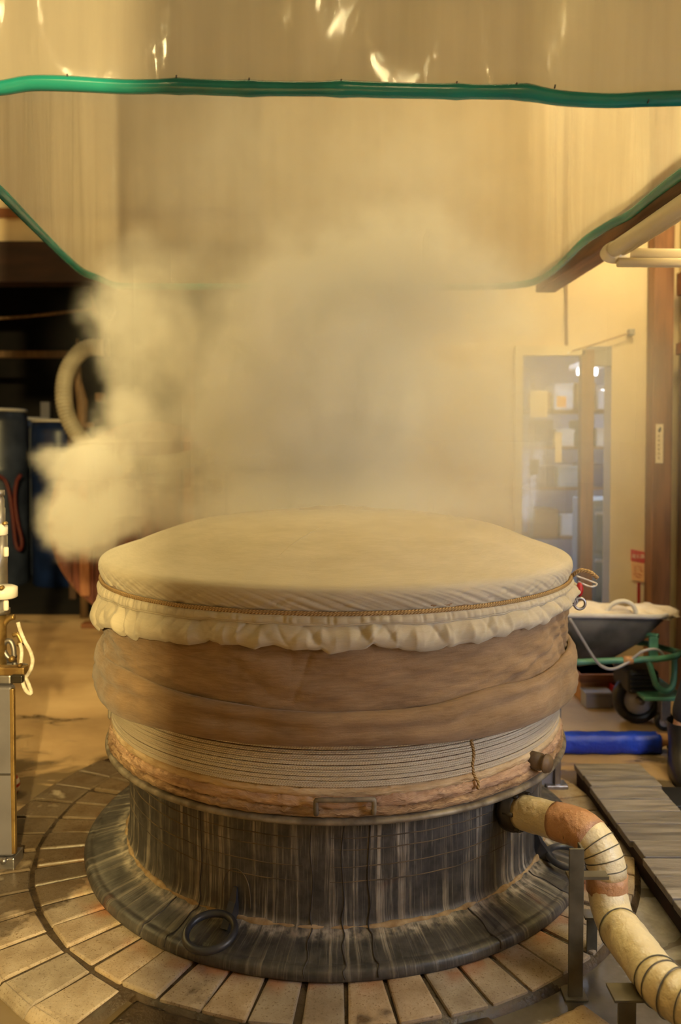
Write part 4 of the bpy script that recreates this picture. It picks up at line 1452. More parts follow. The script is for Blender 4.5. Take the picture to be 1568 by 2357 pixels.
# ------------------------------------------------------------------ person at the right edge (mostly out of the frame)
def person():
    root = empty('person', (1.59, 3.28, FZ), 'person in dark trousers and black rubber boots standing at the right edge', 'person')
    ox, oy = 1.59, 3.28

    def skin(name, pts, edges, radii, mat, lev=2, rootv=0):
        me = bpy.data.meshes.new(name)
        me.from_pydata([Vector(p) + Vector((ox, oy, FZ)) for p in pts], edges, [])
        o = bpy.data.objects.new(name, me)
        link(o)
        md = o.modifiers.new('skin', 'SKIN')
        md.use_smooth_shade = True
        for i, s_ in enumerate(me.skin_vertices[0].data):
            r_ = radii[i]
            s_.radius = r_ if isinstance(r_, tuple) else (r_, r_)
            s_.use_root = (i == rootv)
        sd = o.modifiers.new('sub', 'SUBSURF')
        sd.levels = sd.render_levels = lev
        me.materials.append(mat)
        return under(o, root)
    # one continuous body: pelvis, torso, neck, head, arms, legs (facing the steamer, i.e. towards -X)
    pts = [(0, 0, 0.90), (0, 0, 1.06), (0, 0, 1.26), (0, 0, 1.40), (-0.005, 0, 1.47), (-0.015, 0, 1.56), (-0.01, 0, 1.66),
           (0, -0.10, 0.84), (-0.12, -0.105, 0.48), (-0.23, -0.11, 0.14), (-0.25, -0.17, 0.05),
           (0, 0.10, 0.84), (0.0, 0.115, 0.48), (0.02, 0.13, 0.14), (-0.05, 0.13, 0.05),
           (0, -0.19, 1.38), (0.02, -0.25, 1.12), (0.0, -0.26, 0.88), (-0.01, -0.26, 0.80),
           (0, 0.19, 1.38), (0.02, 0.25, 1.12), (0.0, 0.26, 0.88), (-0.01, 0.26, 0.80)]
    edges = [(0, 1), (1, 2), (2, 3), (3, 4), (4, 5), (5, 6), (0, 7), (7, 8), (8, 9), (9, 10), (0, 11), (11, 12), (12, 13), (13, 14),
             (3, 15), (15, 16), (16, 17), (17, 18), (3, 19), (19, 20), (20, 21), (21, 22)]
    rad = [(0.115, 0.14), (0.10, 0.13), (0.11, 0.15), (0.075, 0.11), 0.048, (0.085, 0.072), (0.09, 0.078),
           0.085, 0.062, 0.048, 0.04, 0.085, 0.062, 0.048, 0.04,
           0.052, 0.044, 0.034, 0.03, 0.052, 0.044, 0.034, 0.03]
    skin('body', pts, edges, rad, M['skin'])
    # clothing over it
    skin('trousers', [(0, 0, 0.98), (0, 0, 0.90), (0, -0.10, 0.82), (-0.12, -0.105, 0.48), (-0.225, -0.11, 0.17), (0, 0.10, 0.82), (0.0, 0.115, 0.48), (0.02, 0.13, 0.17)],
         [(0, 1), (1, 2), (2, 3), (3, 4), (1, 5), (5, 6), (6, 7)], [(0.125, 0.15), (0.13, 0.16), 0.09, 0.072, 0.066, 0.09, 0.072, 0.066], M['trousers'], 2, 1)
    skin('jacket', [(0, 0, 0.94), (0, 0, 1.10), (0, 0, 1.28), (0, 0, 1.42), (0, -0.20, 1.39), (0.02, -0.26, 1.12), (0.0, -0.265, 0.90), (0, 0.20, 1.39), (0.02, 0.26, 1.12), (0.0, 0.265, 0.90)],
         [(0, 1), (1, 2), (2, 3), (3, 4), (4, 5), (5, 6), (3, 7), (7, 8), (8, 9)],
         [(0.135, 0.165), (0.12, 0.15), (0.13, 0.17), (0.09, 0.12), 0.066, 0.056, 0.048, 0.066, 0.056, 0.048], M['jacket'], 2, 1)
    for sy, dx, turn in ((-0.11, -0.23, 1.25), (0.13, 0.02, 0.0)):
        bm = bmesh.new()
        # rubber boot: lathe-like shaft plus foot towards -X
        secs = [(0.0, -0.055, 0.155, 0.052), (0.03, -0.055, 0.155, 0.055), (0.06, -0.045, 0.135, 0.052), (0.09, -0.02, 0.10, 0.050), (0.12, -0.005, 0.072, 0.050), (0.20, 0.0, 0.066, 0.058)]
        rr_ = []
        for z_, cx_, hx, hy in secs:
            ct, stn = math.cos(turn), math.sin(turn)
            loc_ = [(cx_ + hx * math.cos(2 * PI * i / 24), hy * math.sin(2 * PI * i / 24)) for i in range(24)]
            rr_.append([bm.verts.new((ox + dx + u_ * ct - v_ * stn, oy + sy + u_ * stn + v_ * ct, FZ + z_)) for u_, v_ in loc_])
        for a_, b_ in zip(rr_, rr_[1:]):
            for i in range(24):
                bm.faces.new((a_[i], a_[(i + 1) % 24], b_[(i + 1) % 24], b_[i]))
        bm.faces.new(rr_[0][::-1])
        o = bobj('boot', bm, M['rubber'], None, True)
        under(o, root)
    # head details: hair cap, nose, eyes, ears; simple hands with fingers
    bm = bmesh.new()
    bmesh.ops.create_uvsphere(bm, u_segments=20, v_segments=12, radius=1)
    for v in list(bm.verts):
        v.co = Vector((ox + 0.005 + v.co.x * 0.098, oy + v.co.y * 0.086, FZ + 1.655 + v.co.z * 0.098))
    bmesh.ops.delete(bm, geom=[v for v in bm.verts if v.co.z < FZ + 1.64 and v.co.x < ox - 0.01], context='VERTS')
    under(bobj('hair', bm, M['hair'], None, True), root)
    for s_ in (-1, 1):
        under(tube('ear', [(ox, oy + s_ * 0.078, FZ + 1.59), (ox + 0.005, oy + s_ * 0.088, FZ + 1.61), (ox, oy + s_ * 0.08, FZ + 1.635)], [0.008, 0.013, 0.008], M['skin'], None, 8, k=3), root)
        under(tube('eye', [(ox - 0.098, oy + s_ * 0.03, FZ + 1.615), (ox - 0.090, oy + s_ * 0.03, FZ + 1.615)], 0.010, M['ink'], None, 8), root)
        h = Vector((ox - 0.01, oy + s_ * 0.26, FZ + 0.79))
        for i in range(4):
            off = Vector(((i - 1.5) * 0.017, 0, -0.01))
            under(tube('finger', [h + off, h + off + Vector((0, s_ * 0.008, -0.035)), h + off + Vector((0, 0.0, -0.068)), h + off + Vector((0, -s_ * 0.014, -0.092 + 0.006 * abs(i - 1.5)))], [0.010, 0.009, 0.008, 0.006], M['skin'], None, 8, k=3), root)
        under(tube('thumb', [h + Vector((-0.02, 0, 0)), h + Vector((-0.045, -s_ * 0.012, -0.03)), h + Vector((-0.042, -s_ * 0.016, -0.058))], [0.011, 0.010, 0.007], M['skin'], None, 8, k=3), root)
    under(tube('nose', [(ox - 0.092, oy, FZ + 1.62), (ox - 0.112, oy, FZ + 1.585), (ox - 0.094, oy, FZ + 1.575)], [0.008, 0.013, 0.010], M['skin'], None, 8, k=3), root)
    under(tube('mouth', [(ox - 0.094, oy - 0.022, FZ + 1.545), (ox - 0.1, oy, FZ + 1.543), (ox - 0.094, oy + 0.022, FZ + 1.545)], 0.004, M['redbrown'], None, 6), root)


person()

# ------------------------------------------------------------------ signs, cords and pipes on the right
sg = empty('fire_sign', onY(1470, 1300, WY), 'small red and pale paper sign with white characters on the cream wall', 'sign')
c_ = [onY(1453, 1264, WY - 0.006), onY(1485, 1271, WY - 0.006), onY(1485, 1297, WY - 0.006), onY(1453, 1291, WY - 0.006)]


def plate(name, q, y0, y1, mat):
    v = [(p.x, y0, p.z) for p in q] + [(p.x, y1, p.z) for p in q]
    return mobj(name, v, [(0, 1, 2, 3), (7, 6, 5, 4), (0, 4, 5, 1), (1, 5, 6, 2), (2, 6, 7, 3), (3, 7, 4, 0)], mat, None, False)


under(plate('red_panel', c_, WY - 0.008, WY, M['sign_red']), sg)
under(plate('pale_panel', [onY(1453, 1291, WY), onY(1485, 1297, WY), onY(1485, 1341, WY), onY(1455, 1334, WY)], WY - 0.007, WY, M['sign_pale']), sg)
under(plate('red_strip', [onY(1467, 1341, WY), onY(1473, 1341, WY), onY(1473, 1400, WY), onY(1467, 1400, WY)], WY - 0.008, WY, M['red']), sg)


def text(name, s, loc, size, mat, parent, rot=(PI / 2, 0, 0), align='CENTER'):
    cu = bpy.data.curves.new(name, 'FONT')
    cu.body = s
    cu.size = size
    cu.align_x = align
    cu.align_y = 'CENTER'
    cu.extrude = 0.0006
    cu.materials.append(mat)
    tmp = bpy.data.objects.new('tmp_text', cu)
    COL.objects.link(tmp)
    dg = bpy.context.evaluated_depsgraph_get()
    me = bpy.data.meshes.new_from_object(tmp.evaluated_get(dg))
    bpy.data.objects.remove(tmp)
    me.name = name
    if not me.materials:
        me.materials.append(mat)
    o = bpy.data.objects.new(name, me)
    link(o)
    o.location = loc
    o.rotation_euler = rot
    return under(o, parent)


tl = onY(1469, 1281, WY - 0.009)
text('sign_characters', '\u6d88\u706b\u5668', (tl.x, WY - 0.009, tl.z), 0.024, M['white_ink'], sg)
# worn, unreadable red marks on the pale panel
for k_, (ax, ay, bx, by) in enumerate([(1459, 1306, 1466, 1304), (1470, 1304, 1478, 1308), (1462, 1309, 1463, 1317), (1473, 1310, 1479, 1316), (1458, 1322, 1466, 1320), (1469, 1320, 1478, 1325), (1464, 1326, 1474, 1330)]):
    pa, pb = onY(ax, ay, WY - 0.0078), onY(bx, by, WY - 0.0078)
    under(tube('faded_mark', [pa, pb], 0.0016, M['sign_red'], None, 6), sg)

nt = empty('post_notice', onY(1517, 1020, WY - 0.1), 'narrow white paper strip notice stuck upright on the timber post', 'notice')
q0, q1 = onY(1510, 976, WY - 0.1), onY(1526, 1066, WY - 0.1)
under(box('paper_strip', (q0.x, WY - 0.103, q1.z), (q1.x, WY - 0.1, q0.z), M['paper']), nt)
pa, pb = onY(1516, 993, WY - 0.104), onY(1521, 984, WY - 0.104)
under(tube('ink_mark', [pa, pa.lerp(pb, 0.5) + Vector((0.002, 0, 0)), pb], [0.005, 0.007, 0.003], M['ink'], None, 6), nt)
for k_ in range(6):
    za = onY(1517, 1004 + k_ * 10, WY - 0.1035)
    under(box('faint_mark', (za.x - 0.004, WY - 0.1036, za.z - 0.006), (za.x + 0.004, WY - 0.103, za.z + 0.006), M['cord_brown']), nt)

# rod with square plate above the door, and the hanging cord with its pull knob
rod = empty('stay_rod', onY(1450, 766, WY), 'thin slanting stay rod with a small square plate above the door', 'rod')
a_, b_ = onY(1318, 808, WY - 0.05), onY(1449, 767, WY - 0.03)
under(tube('rod', [a_, b_], 0.0045, M['cord_brown'], None, 8), rod)
q = onY(1450, 766, WY)
under(box('square_plate', (q.x - 0.016, WY - 0.035, q.z - 0.016), (q.x + 0.016, WY, q.z + 0.016), M['steel'], None, 0.003), rod)
pc = empty('pull_cord', onY(1305, 800, WY), 'brown hanging cord with a small pale knob by the door', 'cord')
a_, b_ = onY(1303, 560, WY - 0.012), onY(1305, 806, WY - 0.012)
under(tube('cord', [Vector((a_.x, a_.y, 3.5)), a_, b_], 0.008, M['cord_brown'], None, 8), pc)
bm = bmesh.new()
bmesh.ops.create_uvsphere(bm, u_segments=14, v_segments=10, radius=0.011)
bmesh.ops.translate(bm, verts=bm.verts, vec=onY(1308, 813, WY - 0.012))
under(bobj('knob', bm, M['white_plastic'], None, True), pc)

# white pipes under the beam on the right
pv = empty('white_pipes', (1.0, 2.7, 1.95), 'pair of cream plastic pipes turning a corner below the green hose on the right', 'pipe')
zp = 1.93
h1, h2 = onZ(1398, 585, zp), onZ(1568, 472, zp)
dv = (h2 - h1)
for off, r_ in ((0.0, 0.026), (0.052, 0.022)):
    o_ = Vector((off * 0.9, off * 0.5, 0.012 if off else 0))
    under(tube('pipe_run', [h1 + o_, h1 + o_ + dv * 4.0], r_, M['pvc'], None, 18), pv)
k1, k2 = onY(1398, 587, h1.y), onY(1568, 592, h1.y)
under(tube('pipe_run', [k1, Vector((WX, k1.y, k1.z - 0.01))], 0.024, M['pvc'], None, 18), pv)
under(tube('pipe_run', [k1 + Vector((0.03, -0.02, -0.03)), Vector((WX, k1.y - 0.02, k1.z - 0.035))], 0.016, M['pvc'], None, 18), pv)
under(tube('pipe_elbow', [h1 + dv.normalized() * 0.07, h1 + dv.normalized() * 0.02, k1 + Vector((0.02, 0, 0)), k1 + Vector((0.07, 0, 0))], 0.029, M['pvc'], None, 18, k=4), pv)
# beam behind the hose
b0, b1_ = onZ(1318, 592, 2.0), onZ(1530, 440, 2.0)
dirb = (b1_ - b0).normalized()
bm = box_bm((0, -0.045, -0.03), ((b1_ - b0).length + 1.6, 0.045, 0.05), 0.004)
beam = bobj('trim_6', bm, M['timber_h'])
beam.location = b0 - dirb * 0.55 + Vector((0.06, 0, 0.0))
beam.rotation_euler = (0, 0, math.atan2(dirb.y, dirb.x))
struct(beam, 'brown timber beam running beside the plastic hood')

# ------------------------------------------------------------------ plastic hood with green hose edging
hood = empty('plastic_hood', (0, 2.6, 2.0), 'milky plastic sheet hood with a green hose along its lower edge over the steamer', 'hood')
HZ = 1.995
front = [(-60, 205), (0, 203), (70, 192), (160, 193), (290, 200), (410, 199), (500, 202), (575, 204), (690, 205), (785, 205), (900, 208), (1050, 211), (1130, 212), (1210, 213), (1290, 226), (1400, 232), (1480, 229), (1568, 226), (1640, 224)]
fp = [onZ(px, py, HZ) for px, py in front]
yf = sum(p.y for p in fp) / len(fp)
# keep the front run at one depth, let it sag and rise instead
fp = [onY(px, py, yf) for px, py in front]
left = [(-300, 225), (-200, 290), (-100, 358), (0, 441), (50, 492), (105, 548), (150, 592), (190, 626), (225, 640), (262, 656)]
left = [(0, 441), (50, 492), (105, 548), (150, 592), (190, 626), (225, 640), (262, 656)]
lp_ = [onZ(px, py, HZ) for px, py in left]
rear = [(300, 659), (400, 660), (540, 660), (700, 661), (900, 662), (1050, 661), (1130, 660), (1180, 657), (1225, 650)]
rp = [onZ(px, py, HZ) for px, py in rear]
right = [(1262, 632), (1300, 600), (1345, 556), (1400, 520), (1450, 494), (1510, 445), (1568, 401)]
rp2 = [onZ(px, py, HZ) for px, py in right]
xl, xr = lp_[0].x, rp2[-1].x
# extend both sides forward to the front corners
cl = Vector((xl - 0.02, yf, fp[0].z))
cr = Vector((xr + 0.02, yf, fp[-1].z))
fr_in = [p for p in fp if cl.x + 0.08 < p.x < cr.x - 0.08]
ext = []
t0_, t1_ = fp[0], fp[-1]
fr_all = [Vector((cl.x + 0.03, yf + 0.03, t0_.z))] + [Vector((x_, yf, t0_.z)) for x_ in np.arange(cl.x + 0.1, fp[0].x - 0.03, 0.12)] + fp + [Vector((x_, yf, t1_.z)) for x_ in np.arange(fp[-1].x + 0.12, cr.x - 0.05, 0.12)] + [Vector((cr.x - 0.03, yf + 0.03, t1_.z))]
lside = [Vector((xl - 0.02 + 0.02 * q, yf + 0.06 + (lp_[0].y - yf - 0.06) * q, t0_.z + (lp_[0].z - t0_.z) * q)) for q in (0.0, 0.3, 0.6, 0.85)] + lp_
rside = rp2 + [Vector((xr + 0.02 * (1 - q), yf + 0.06 + (rp2[-1].y - yf - 0.06) * q, t1_.z + (rp2[-1].z - t1_.z) * q)) for q in (0.85, 0.6, 0.3, 0.0)]
loop = fr_all + list(reversed(rside)) + list(reversed(rp)) + list(reversed(lside))
hp = smoothprof([tuple(p) for p in (loop + loop[:1])], 5)[:-1]
rad_ = 0.0150 + 0.0006 * np.sin(np.arange(len(hp)) * 0.35)
for (px, py) in [(410, 199), (1210, 213), (575, 204), (785, 205), (1050, 211)]:
    q = onY(px, py, yf)
    d2 = ((hp[:, 0] - q.x) ** 2 + (hp[:, 1] - q.y) ** 2)
    rad_ = rad_ + 0.0022 * np.exp(-d2 / (0.02 ** 2))
HOSE = hp


def tube_closed(name, P_, rad, mat, nseg=12):
    m_ = len(P_)
    T = np.roll(P_, -1, 0) - np.roll(P_, 1, 0)
    T /= np.linalg.norm(T, axis=1)[:, None]
    V = []
    th_ = np.linspace(0, 2 * PI, nseg, endpoint=False)
    for i in range(m_):
        N_ = np.cross(T[i], [0, 0, 1.0])
        N_ /= np.linalg.norm(N_)
        B_ = np.cross(T[i], N_)
        V.append(P_[i] + rad[i] * (np.cos(th_)[:, None] * N_ + np.sin(th_)[:, None] * B_))
    F = grid_faces(m_, nseg, True)
    for i in range(nseg):
        F.append(((m_ - 1) * nseg + i, (m_ - 1) * nseg + (i + 1) % nseg, (i + 1) % nseg, i))
    return mobj(name, np.vstack(V), F, mat)


under(tube_closed('edging_hose', hp, rad_, M['green_hose']), hood)
# small wire pins through the hose
for (px, py) in [(157, 181), (407, 184), (574, 190), (785, 193), (1050, 198), (1187, 201), (1275, 206), (1489, 240)]:
    q = onY(px, py, yf - 0.004)
    under(tube('wire_pin', [q + Vector((0, -0.006, -0.001)), q + Vector((0.001, -0.009, 0.006))], 0.0016, M['ink'], None, 6), hood)


def sheet(pts, amp, seed, zt=3.5, inward=0.0):
    """film hanging from above down into the hose run"""
    P_ = np.array([tuple(p) for p in pts])
    P_ = smoothprof(P_, 8)
    m_ = len(P_)
    s_ = np.concatenate([[0], np.cumsum(np.linalg.norm(np.diff(P_[:, :2], axis=0), axis=1))])
    T = np.gradient(P_, axis=0)
    T[:, 2] = 0
    T /= np.linalg.norm(T, axis=1)[:, None] + 1e-9
    N_ = np.stack([-T[:, 1], T[:, 0], 0 * T[:, 0]], -1)
    rows = 40
    V = []
    rs = np.random.RandomState(seed)
    ph = rs.uniform(0, 6.28, 8)
    for j in range(rows):
        f_ = (j / (rows - 1)) ** 1.6
        w = amp * min(1, f_ * 8) * (np.sin(s_ * 9 + ph[0] + 2.0 * f_) * 0.6 + 0.5 * np.sin(s_ * 21 + ph[1] - 3 * f_) + 0.25 * np.sin(s_ * 47 + ph[2]))
        q_ = P_ + N_ * w[:, None]
        q_[:, 2] = P_[:, 2] + (zt - P_[:, 2]) * f_
        q_[:, :2] += (np.array([-0.02, 2.6]) - P_[:, :2]) * (inward * f_)
        V.append(q_)
    V = np.vstack(V)
    return under(mobj('film_sheet', V, grid_faces(rows, m_, False), M['film']), hood)


sheet(fr_all, 0.010, 1)
sheet([fr_all[0]] + lside + rp + rside + [fr_all[-1]], 0.010, 2)

# ------------------------------------------------------------------ machine at the left edge
mc = empty('bottling_machine', (-1.06, 2.45, FZ), 'grey cabinet machine with valves and white knobs cut by the left edge', 'machine')
mx, my = -0.985, 2.385
under(box('cabinet', (-1.55, my, 0.03), (mx, my + 0.035, 0.545), M['machine_paint'], None, 0.008), mc)
under(box('rear_housing', (-1.55, my + 0.035, 0.03), (-1.125, my + 0.36, 0.54), M['machine_paint'], None, 0.008), mc)
under(box('corner_strip', (mx - 0.004, my - 0.006, 0.04), (mx + 0.008, my + 0.01, 0.54), M['brass'], None, 0.002), mc)
under(box('panel_joint', (-1.55, my - 0.004, 0.278), (mx - 0.004, my, 0.283), M['ink']), mc)
under(box('bottom_rail', (-1.55, my - 0.012, -0.005), (mx + 0.006, my + 0.06, 0.03), M['steel'], None, 0.003), mc)
under(box('foot_block', (mx - 0.05, my + 0.02, FZ), (mx - 0.01, my + 0.06, 0.0), M['rubber'], None, 0.004), mc)
under(box('foot_block', (-1.5, my + 0.02, FZ), (-1.46, my + 0.06, 0.0), M['rubber'], None, 0.004), mc)
bo = onY(12, 1978, my - 0.012)
under(tube('bolt', [bo, bo - Vector((0, 0.016, 0))], 0.009, M['steel'], None, 6), mc)
under(box('sloping_tray', (-1.5, my + 0.02, 0.545), (mx - 0.01, my + 0.16, 0.575), M['steel'], None, 0.006), mc)
under(box('side_arm', (-1.09, my + 0.01, 0.575), (onY(52, 1550, my).x, my + 0.05, 0.60), M['brass'], None, 0.004), mc)
# valve column
vc = onY(-6, 1300, my + 0.12)


def V_(px, py, dy=0.12):
    return onY(px, py, my + dy)


cols = [(1128, 18), (1140, 18), (1141, 14), (1150, 17), (1168, 17), (1169, 19), (1200, 19), (1232, 22), (1233, 24), (1300, 24), (1345, 25), (1400, 25), (1401, 30), (1412, 30)]
pp = [V_(-8, py) for py, r in cols][::-1]
under(tube('valve_column', pp, [r * (my + 0.12) / F_PX for py, r in cols][::-1], M['steel'], None, 20), mc)
under(tube('column_base', [V_(-8, 1412), V_(-8, 1560)], 0.03, M['brass'], None, 16), mc)


def knob(px, py, rx, rz, dy=0.06):
    c0_ = V_(px, py, dy)
    s_ = (my + dy) / F_PX
    under(tube('knob', [c0_ + Vector((0, 0, -rz * s_)), c0_ + Vector((0, 0, -rz * s_ * 0.8)), c0_ + Vector((0, 0, rz * s_ * 0.7)), c0_ + Vector((0, 0, rz * s_))], [rx * s_ * 0.82, rx * s_, rx * s_, rx * s_ * 0.7], M['white_plastic'], None, 20), mc)


knob(8, 1362, 31, 15)
knob(-2, 1219, 19, 13)
knob(14, 1270, 6, 11)
knob(14, 1393, 6, 12)
for i, (px, py, r_) in enumerate([(6, 1352, 0.007), (14, 1204, 0.006), (30, 1515, 0.008), (48, 1530, 0.006)]):
    c0_ = V_(px, py, 0.02)
    under(tube('stud', [c0_, c0_ + Vector((0, -0.016, 0))], r_, M['brass'], None, 8), mc)
under(tube('lever', [V_(-4, 1480), V_(8, 1440), V_(20, 1424), V_(33, 1420)], 0.009, M['brass'], None, 10, k=4), mc)
under(tube('lever', [V_(-2, 1470), V_(10, 1500), V_(22, 1515), V_(36, 1508)], 0.008, M['steel'], None, 10, k=4), mc)
under(tube('bent_pipe', [V_(2, 1500), V_(12, 1478), V_(24, 1476), V_(31, 1492), V_(33, 1520), V_(36, 1545)], 0.008, M['steel'], None, 10, k=5), mc)
under(tube('bent_pipe', [V_(30, 1462), V_(40, 1460), V_(47, 1472), V_(50, 1482), V_(40, 1482)], 0.0075, M['brass'], None, 10, k=5), mc)
under(tube('hose_clip', [V_(46, 1536), V_(57, 1534)], 0.006, M['steel'], None, 8), mc)
under(box('latch', (V_(26, 1562, 0.0).x, my - 0.01, V_(26, 1562, 0).z - 0.012), (V_(54, 1562, 0).x, my + 0.01, V_(26, 1562, 0).z + 0.012), M['dark_fitting'], None, 0.004), mc)
sr = [V_(41, 1432, 0.0), V_(48, 1455, 0.0), V_(58, 1478, 0.0), V_(70, 1500, 0.0), V_(75, 1520, 0.0), V_(72, 1538, 0.0), V_(66, 1550, 0.02), V_(60, 1560, 0.03), V_(66, 1575, 0.02), V_(72, 1596, 0.0), V_(60, 1590, 0), V_(52, 1570, 0.02), V_(47, 1545, 0.04), V_(50, 1500, 0.06), V_(46, 1480, 0.06)]
wr = tag(tube('white_rope', sr, 0.0058, M['white_rope'], None, 8, k=5), 'white twisted rope looped on the valve levers of the machine', 'rope')

# red and white banded float behind the machine
fl = empty('striped_float', (-1.08, 2.95, FZ), 'red and white banded float on the floor behind the grey machine', 'float')
yfz = 2.95
cxf = onY(18, 1820, yfz).x
rr0 = 27 * yfz / F_PX
zc_ = onY(30, 1815, yfz).z
R_ = rr0
zb = FZ
zs_ = [zb, zb + 0.03, zb + 0.055, zb + 0.09, zb + 0.115, zb + 0.145, zb + 0.16]
ztf = onY(30, 1786, yfz).z
bands = [(0.0, 0.22, 'red'), (0.22, 0.45, 'white_plastic'), (0.45, 0.62, 'red'), (0.62, 0.86, 'white_plastic'), (0.86, 1.0, 'red')]
for f0, f1, mm in bands:
    rows = 6
    fz = np.linspace(f0, f1, rows)
    rad = R_ * (0.55 + 0.45 * np.sin(np.clip(fz, 0.03, 0.97) * PI) ** 0.5)
    RR = np.repeat(rad[:, None], 32, 1)
    ZZ = np.repeat((zb + (ztf - zb) * fz)[:, None], 32, 1)
    under(lathe('band', RR, ZZ, M[mm], None, cx=cxf, cy=yfz, capb=(f0 == 0), capt=(f1 == 1)), fl)

# ------------------------------------------------------------------ things by the dark store opening
# round wooden vat lid standing on edge
cl_ = onY(340, 1195, 5.9)
rl = 0.737
vl = empty('vat_lid', (cl_.x, 5.98, FZ), 'large round reddish wooden vat lid standing on edge half hidden by steam', 'vat lid')
zl0 = FZ + rl
nb_ = 9
wv = 2 * rl / nb_
for i in range(nb_):
    x0_, x1_ = -rl + i * wv + 0.004, -rl + (i + 1) * wv - 0.004
    xs = np.linspace(x0_, x1_, 7)
    zt_ = np.sqrt(np.maximum(rl ** 2 - xs ** 2, 1e-5))
    V = []
    for yy in (0.0, 0.045):
        V += [(cl_.x + x_, 5.94 + yy, zl0 + z_) for x_, z_ in zip(xs, zt_)]
        V += [(cl_.x + x_, 5.94 + yy, zl0 - z_) for x_, z_ in zip(xs[::-1], zt_[::-1])]
    k_ = 14
    F = [tuple(range(k_))[::-1], tuple(range(k_, 2 * k_))] + [(q_, (q_ + 1) % k_, k_ + (q_ + 1) % k_, k_ + q_) for q_ in range(k_)]
    under(mobj('lid_board', V, F, M['redbrown'], None, False), vl)
for dx_ in (-0.47, 0.30):
    hz = math.sqrt(rl ** 2 - dx_ ** 2) - 0.03
    o = box('batten', (cl_.x + dx_ - 0.035, 5.90, zl0 - hz), (cl_.x + dx_ + 0.035, 5.94, zl0 + hz), M['batten'], None, 0.005)
    under(o, vl)
pts = [(cl_.x + rl * math.cos(a), 5.962, zl0 + rl * math.sin(a)) for a in np.linspace(0, 2 * PI, 64, endpoint=False)]
under(tube('hoop', pts, 0.016, M['timber'], None, 8, True), vl)
# timber prop post
pp0 = onY(190, 1000, 6.1)
pr_ = empty('prop_pole', (pp0.x, 6.1, FZ), 'rough tan wooden pole with a slanted top by the dark opening', 'pole')
bm = bmesh.new()
ring0 = []
zt0 = onY(182, 780, 6.1).z
secs = [(FZ, 0.032), (0.6, 0.030), (1.3, 0.032), (1.62, 0.045), (1.78, 0.030), (zt0, 0.006)]
rr_ = []
for k_, (z_, r_) in enumerate(secs):
    off = -0.03 if k_ >= 4 else 0.0
    rr_.append([bm.verts.new((pp0.x + off + r_ * math.cos(2 * PI * i / 10), 6.1 + 0.03 * math.sin(2 * PI * i / 10), z_)) for i in range(10)])
for a_, b_ in zip(rr_, rr_[1:]):
    for i in range(10):
        bm.faces.new((a_[i], a_[(i + 1) % 10], b_[(i + 1) % 10], b_[i]))
bm.faces.new(rr_[-1])
bm.faces.new(rr_[0][::-1])
under(bobj('pole_shaft', bm, M['pole_wood'], None, True), pr_)
under(box('wedge_peg', (pp0.x + 0.02, 6.06, 1.42), (pp0.x + 0.09, 6.10, 1.46), M['pole_wood'], None, 0.004), pr_)
under(box('wedge_peg', (onY(222, 915, 6.1).x, 6.06, onY(222, 925, 6.1).z), (onY(240, 915, 6.1).x, 6.14, onY(230, 905, 6.1).z), M['pole_wood'], None, 0.004), pr_)
# second pale pole seen through the steam
p2 = onY(441, 900, 6.0)
tag(tube('bamboo_pole', [(p2.x, 6.05, FZ), (p2.x, 6.05, 1.1), (p2.x + 0.004, 6.05, onY(441, 757, 6.05).z)], 0.022, M['pole_wood'], None, 12, k=3), 'pale straight pole showing faintly through the steam', 'pole')

# ribbed duct hose
dh = [(250, 800), (200, 802), (168, 830), (150, 872), (148, 925), (163, 975), (195, 1020), (240, 1052), (300, 1068), (370, 1067), (440, 1056), (500, 1040), (560, 1020), (620, 990)]
P2 = smoothprof([tuple(onY(px, py, 5.75 + 0.012 * abs(i - 4))) for i, (px, py) in enumerate(dh)], 26)
rib = 0.060 + 0.0045 * np.sin(np.arange(len(P2)) * 2 * PI / 4)
th_ = tube('duct_hose', P2, rib, M['duct'], None, 18)
tag(th_, 'thick ribbed grey duct hose curving behind the steam', 'hose')
dsp = empty('hose_hook', onY(250, 790, 5.9), 'iron hook holding up the ribbed duct hose in the steam', 'hook')
q = onY(245, 800, 5.78)
under(tube('hook_bar', [Vector((q.x, 6.0, q.z + 0.3)), Vector((q.x, 5.8, q.z + 0.16)), q + Vector((0, -0.05, 0.0)), q + Vector((0, 0.0, -0.075)), q + Vector((0, 0.08, -0.06))], 0.012, M['ring_iron'], None, 10, k=4), dsp)
under(tube('hook_rod', [Vector((q.x, 6.0, q.z + 0.3)), Vector((q.x, 6.12, lz0 + 0.02))], 0.010, M['ring_iron'], None, 8), dsp)

# hanging rope line and rail in the store
a_, b_ = onY(-60, 737, 6.6), onY(214, 711, 6.6)
rl_ = empty('hanging_line', (a_.x, 6.6, a_.z), 'thin brown rope line strung across the dark opening', 'rope')
under(tube('line', [a_ - Vector((0.8, 0, 0.06)), a_, a_.lerp(b_, 0.5) - Vector((0, 0, 0.01)), b_], 0.013, M['pole_wood'], None, 8, k=4), rl_)
under(tube('line_end', [onY(210, 680, 6.6), onY(216, 705, 6.6), onY(222, 722, 6.6)], [0.008, 0.012, 0.018], M['pole_wood'], None, 8, k=3), rl_)
under(tube('hanger', [onY(210, 680, 6.6), Vector((onY(210, 680, 6.6).x, 6.6, 3.3))], 0.006, M['pole_wood'], None, 6), rl_)
rr1 = empty('shelf_rail', onY(0, 816, 7.2), 'long brown wooden rail across the dark store room', 'rail')
q0, q1 = onY(-200, 808, 7.2), onY(172, 824, 7.2)
under(box('rail_beam', (q0.x - 1.0, 7.17, q1.z), (q1.x, 7.23, q0.z), M['pole_wood'], None, 0.005), rr1)
under(box('rail_post', (q1.x - 0.06, 7.16, FZ - 0.06), (q1.x, 7.24, q1.z), M['darkwood'], None, 0.005), rr1)
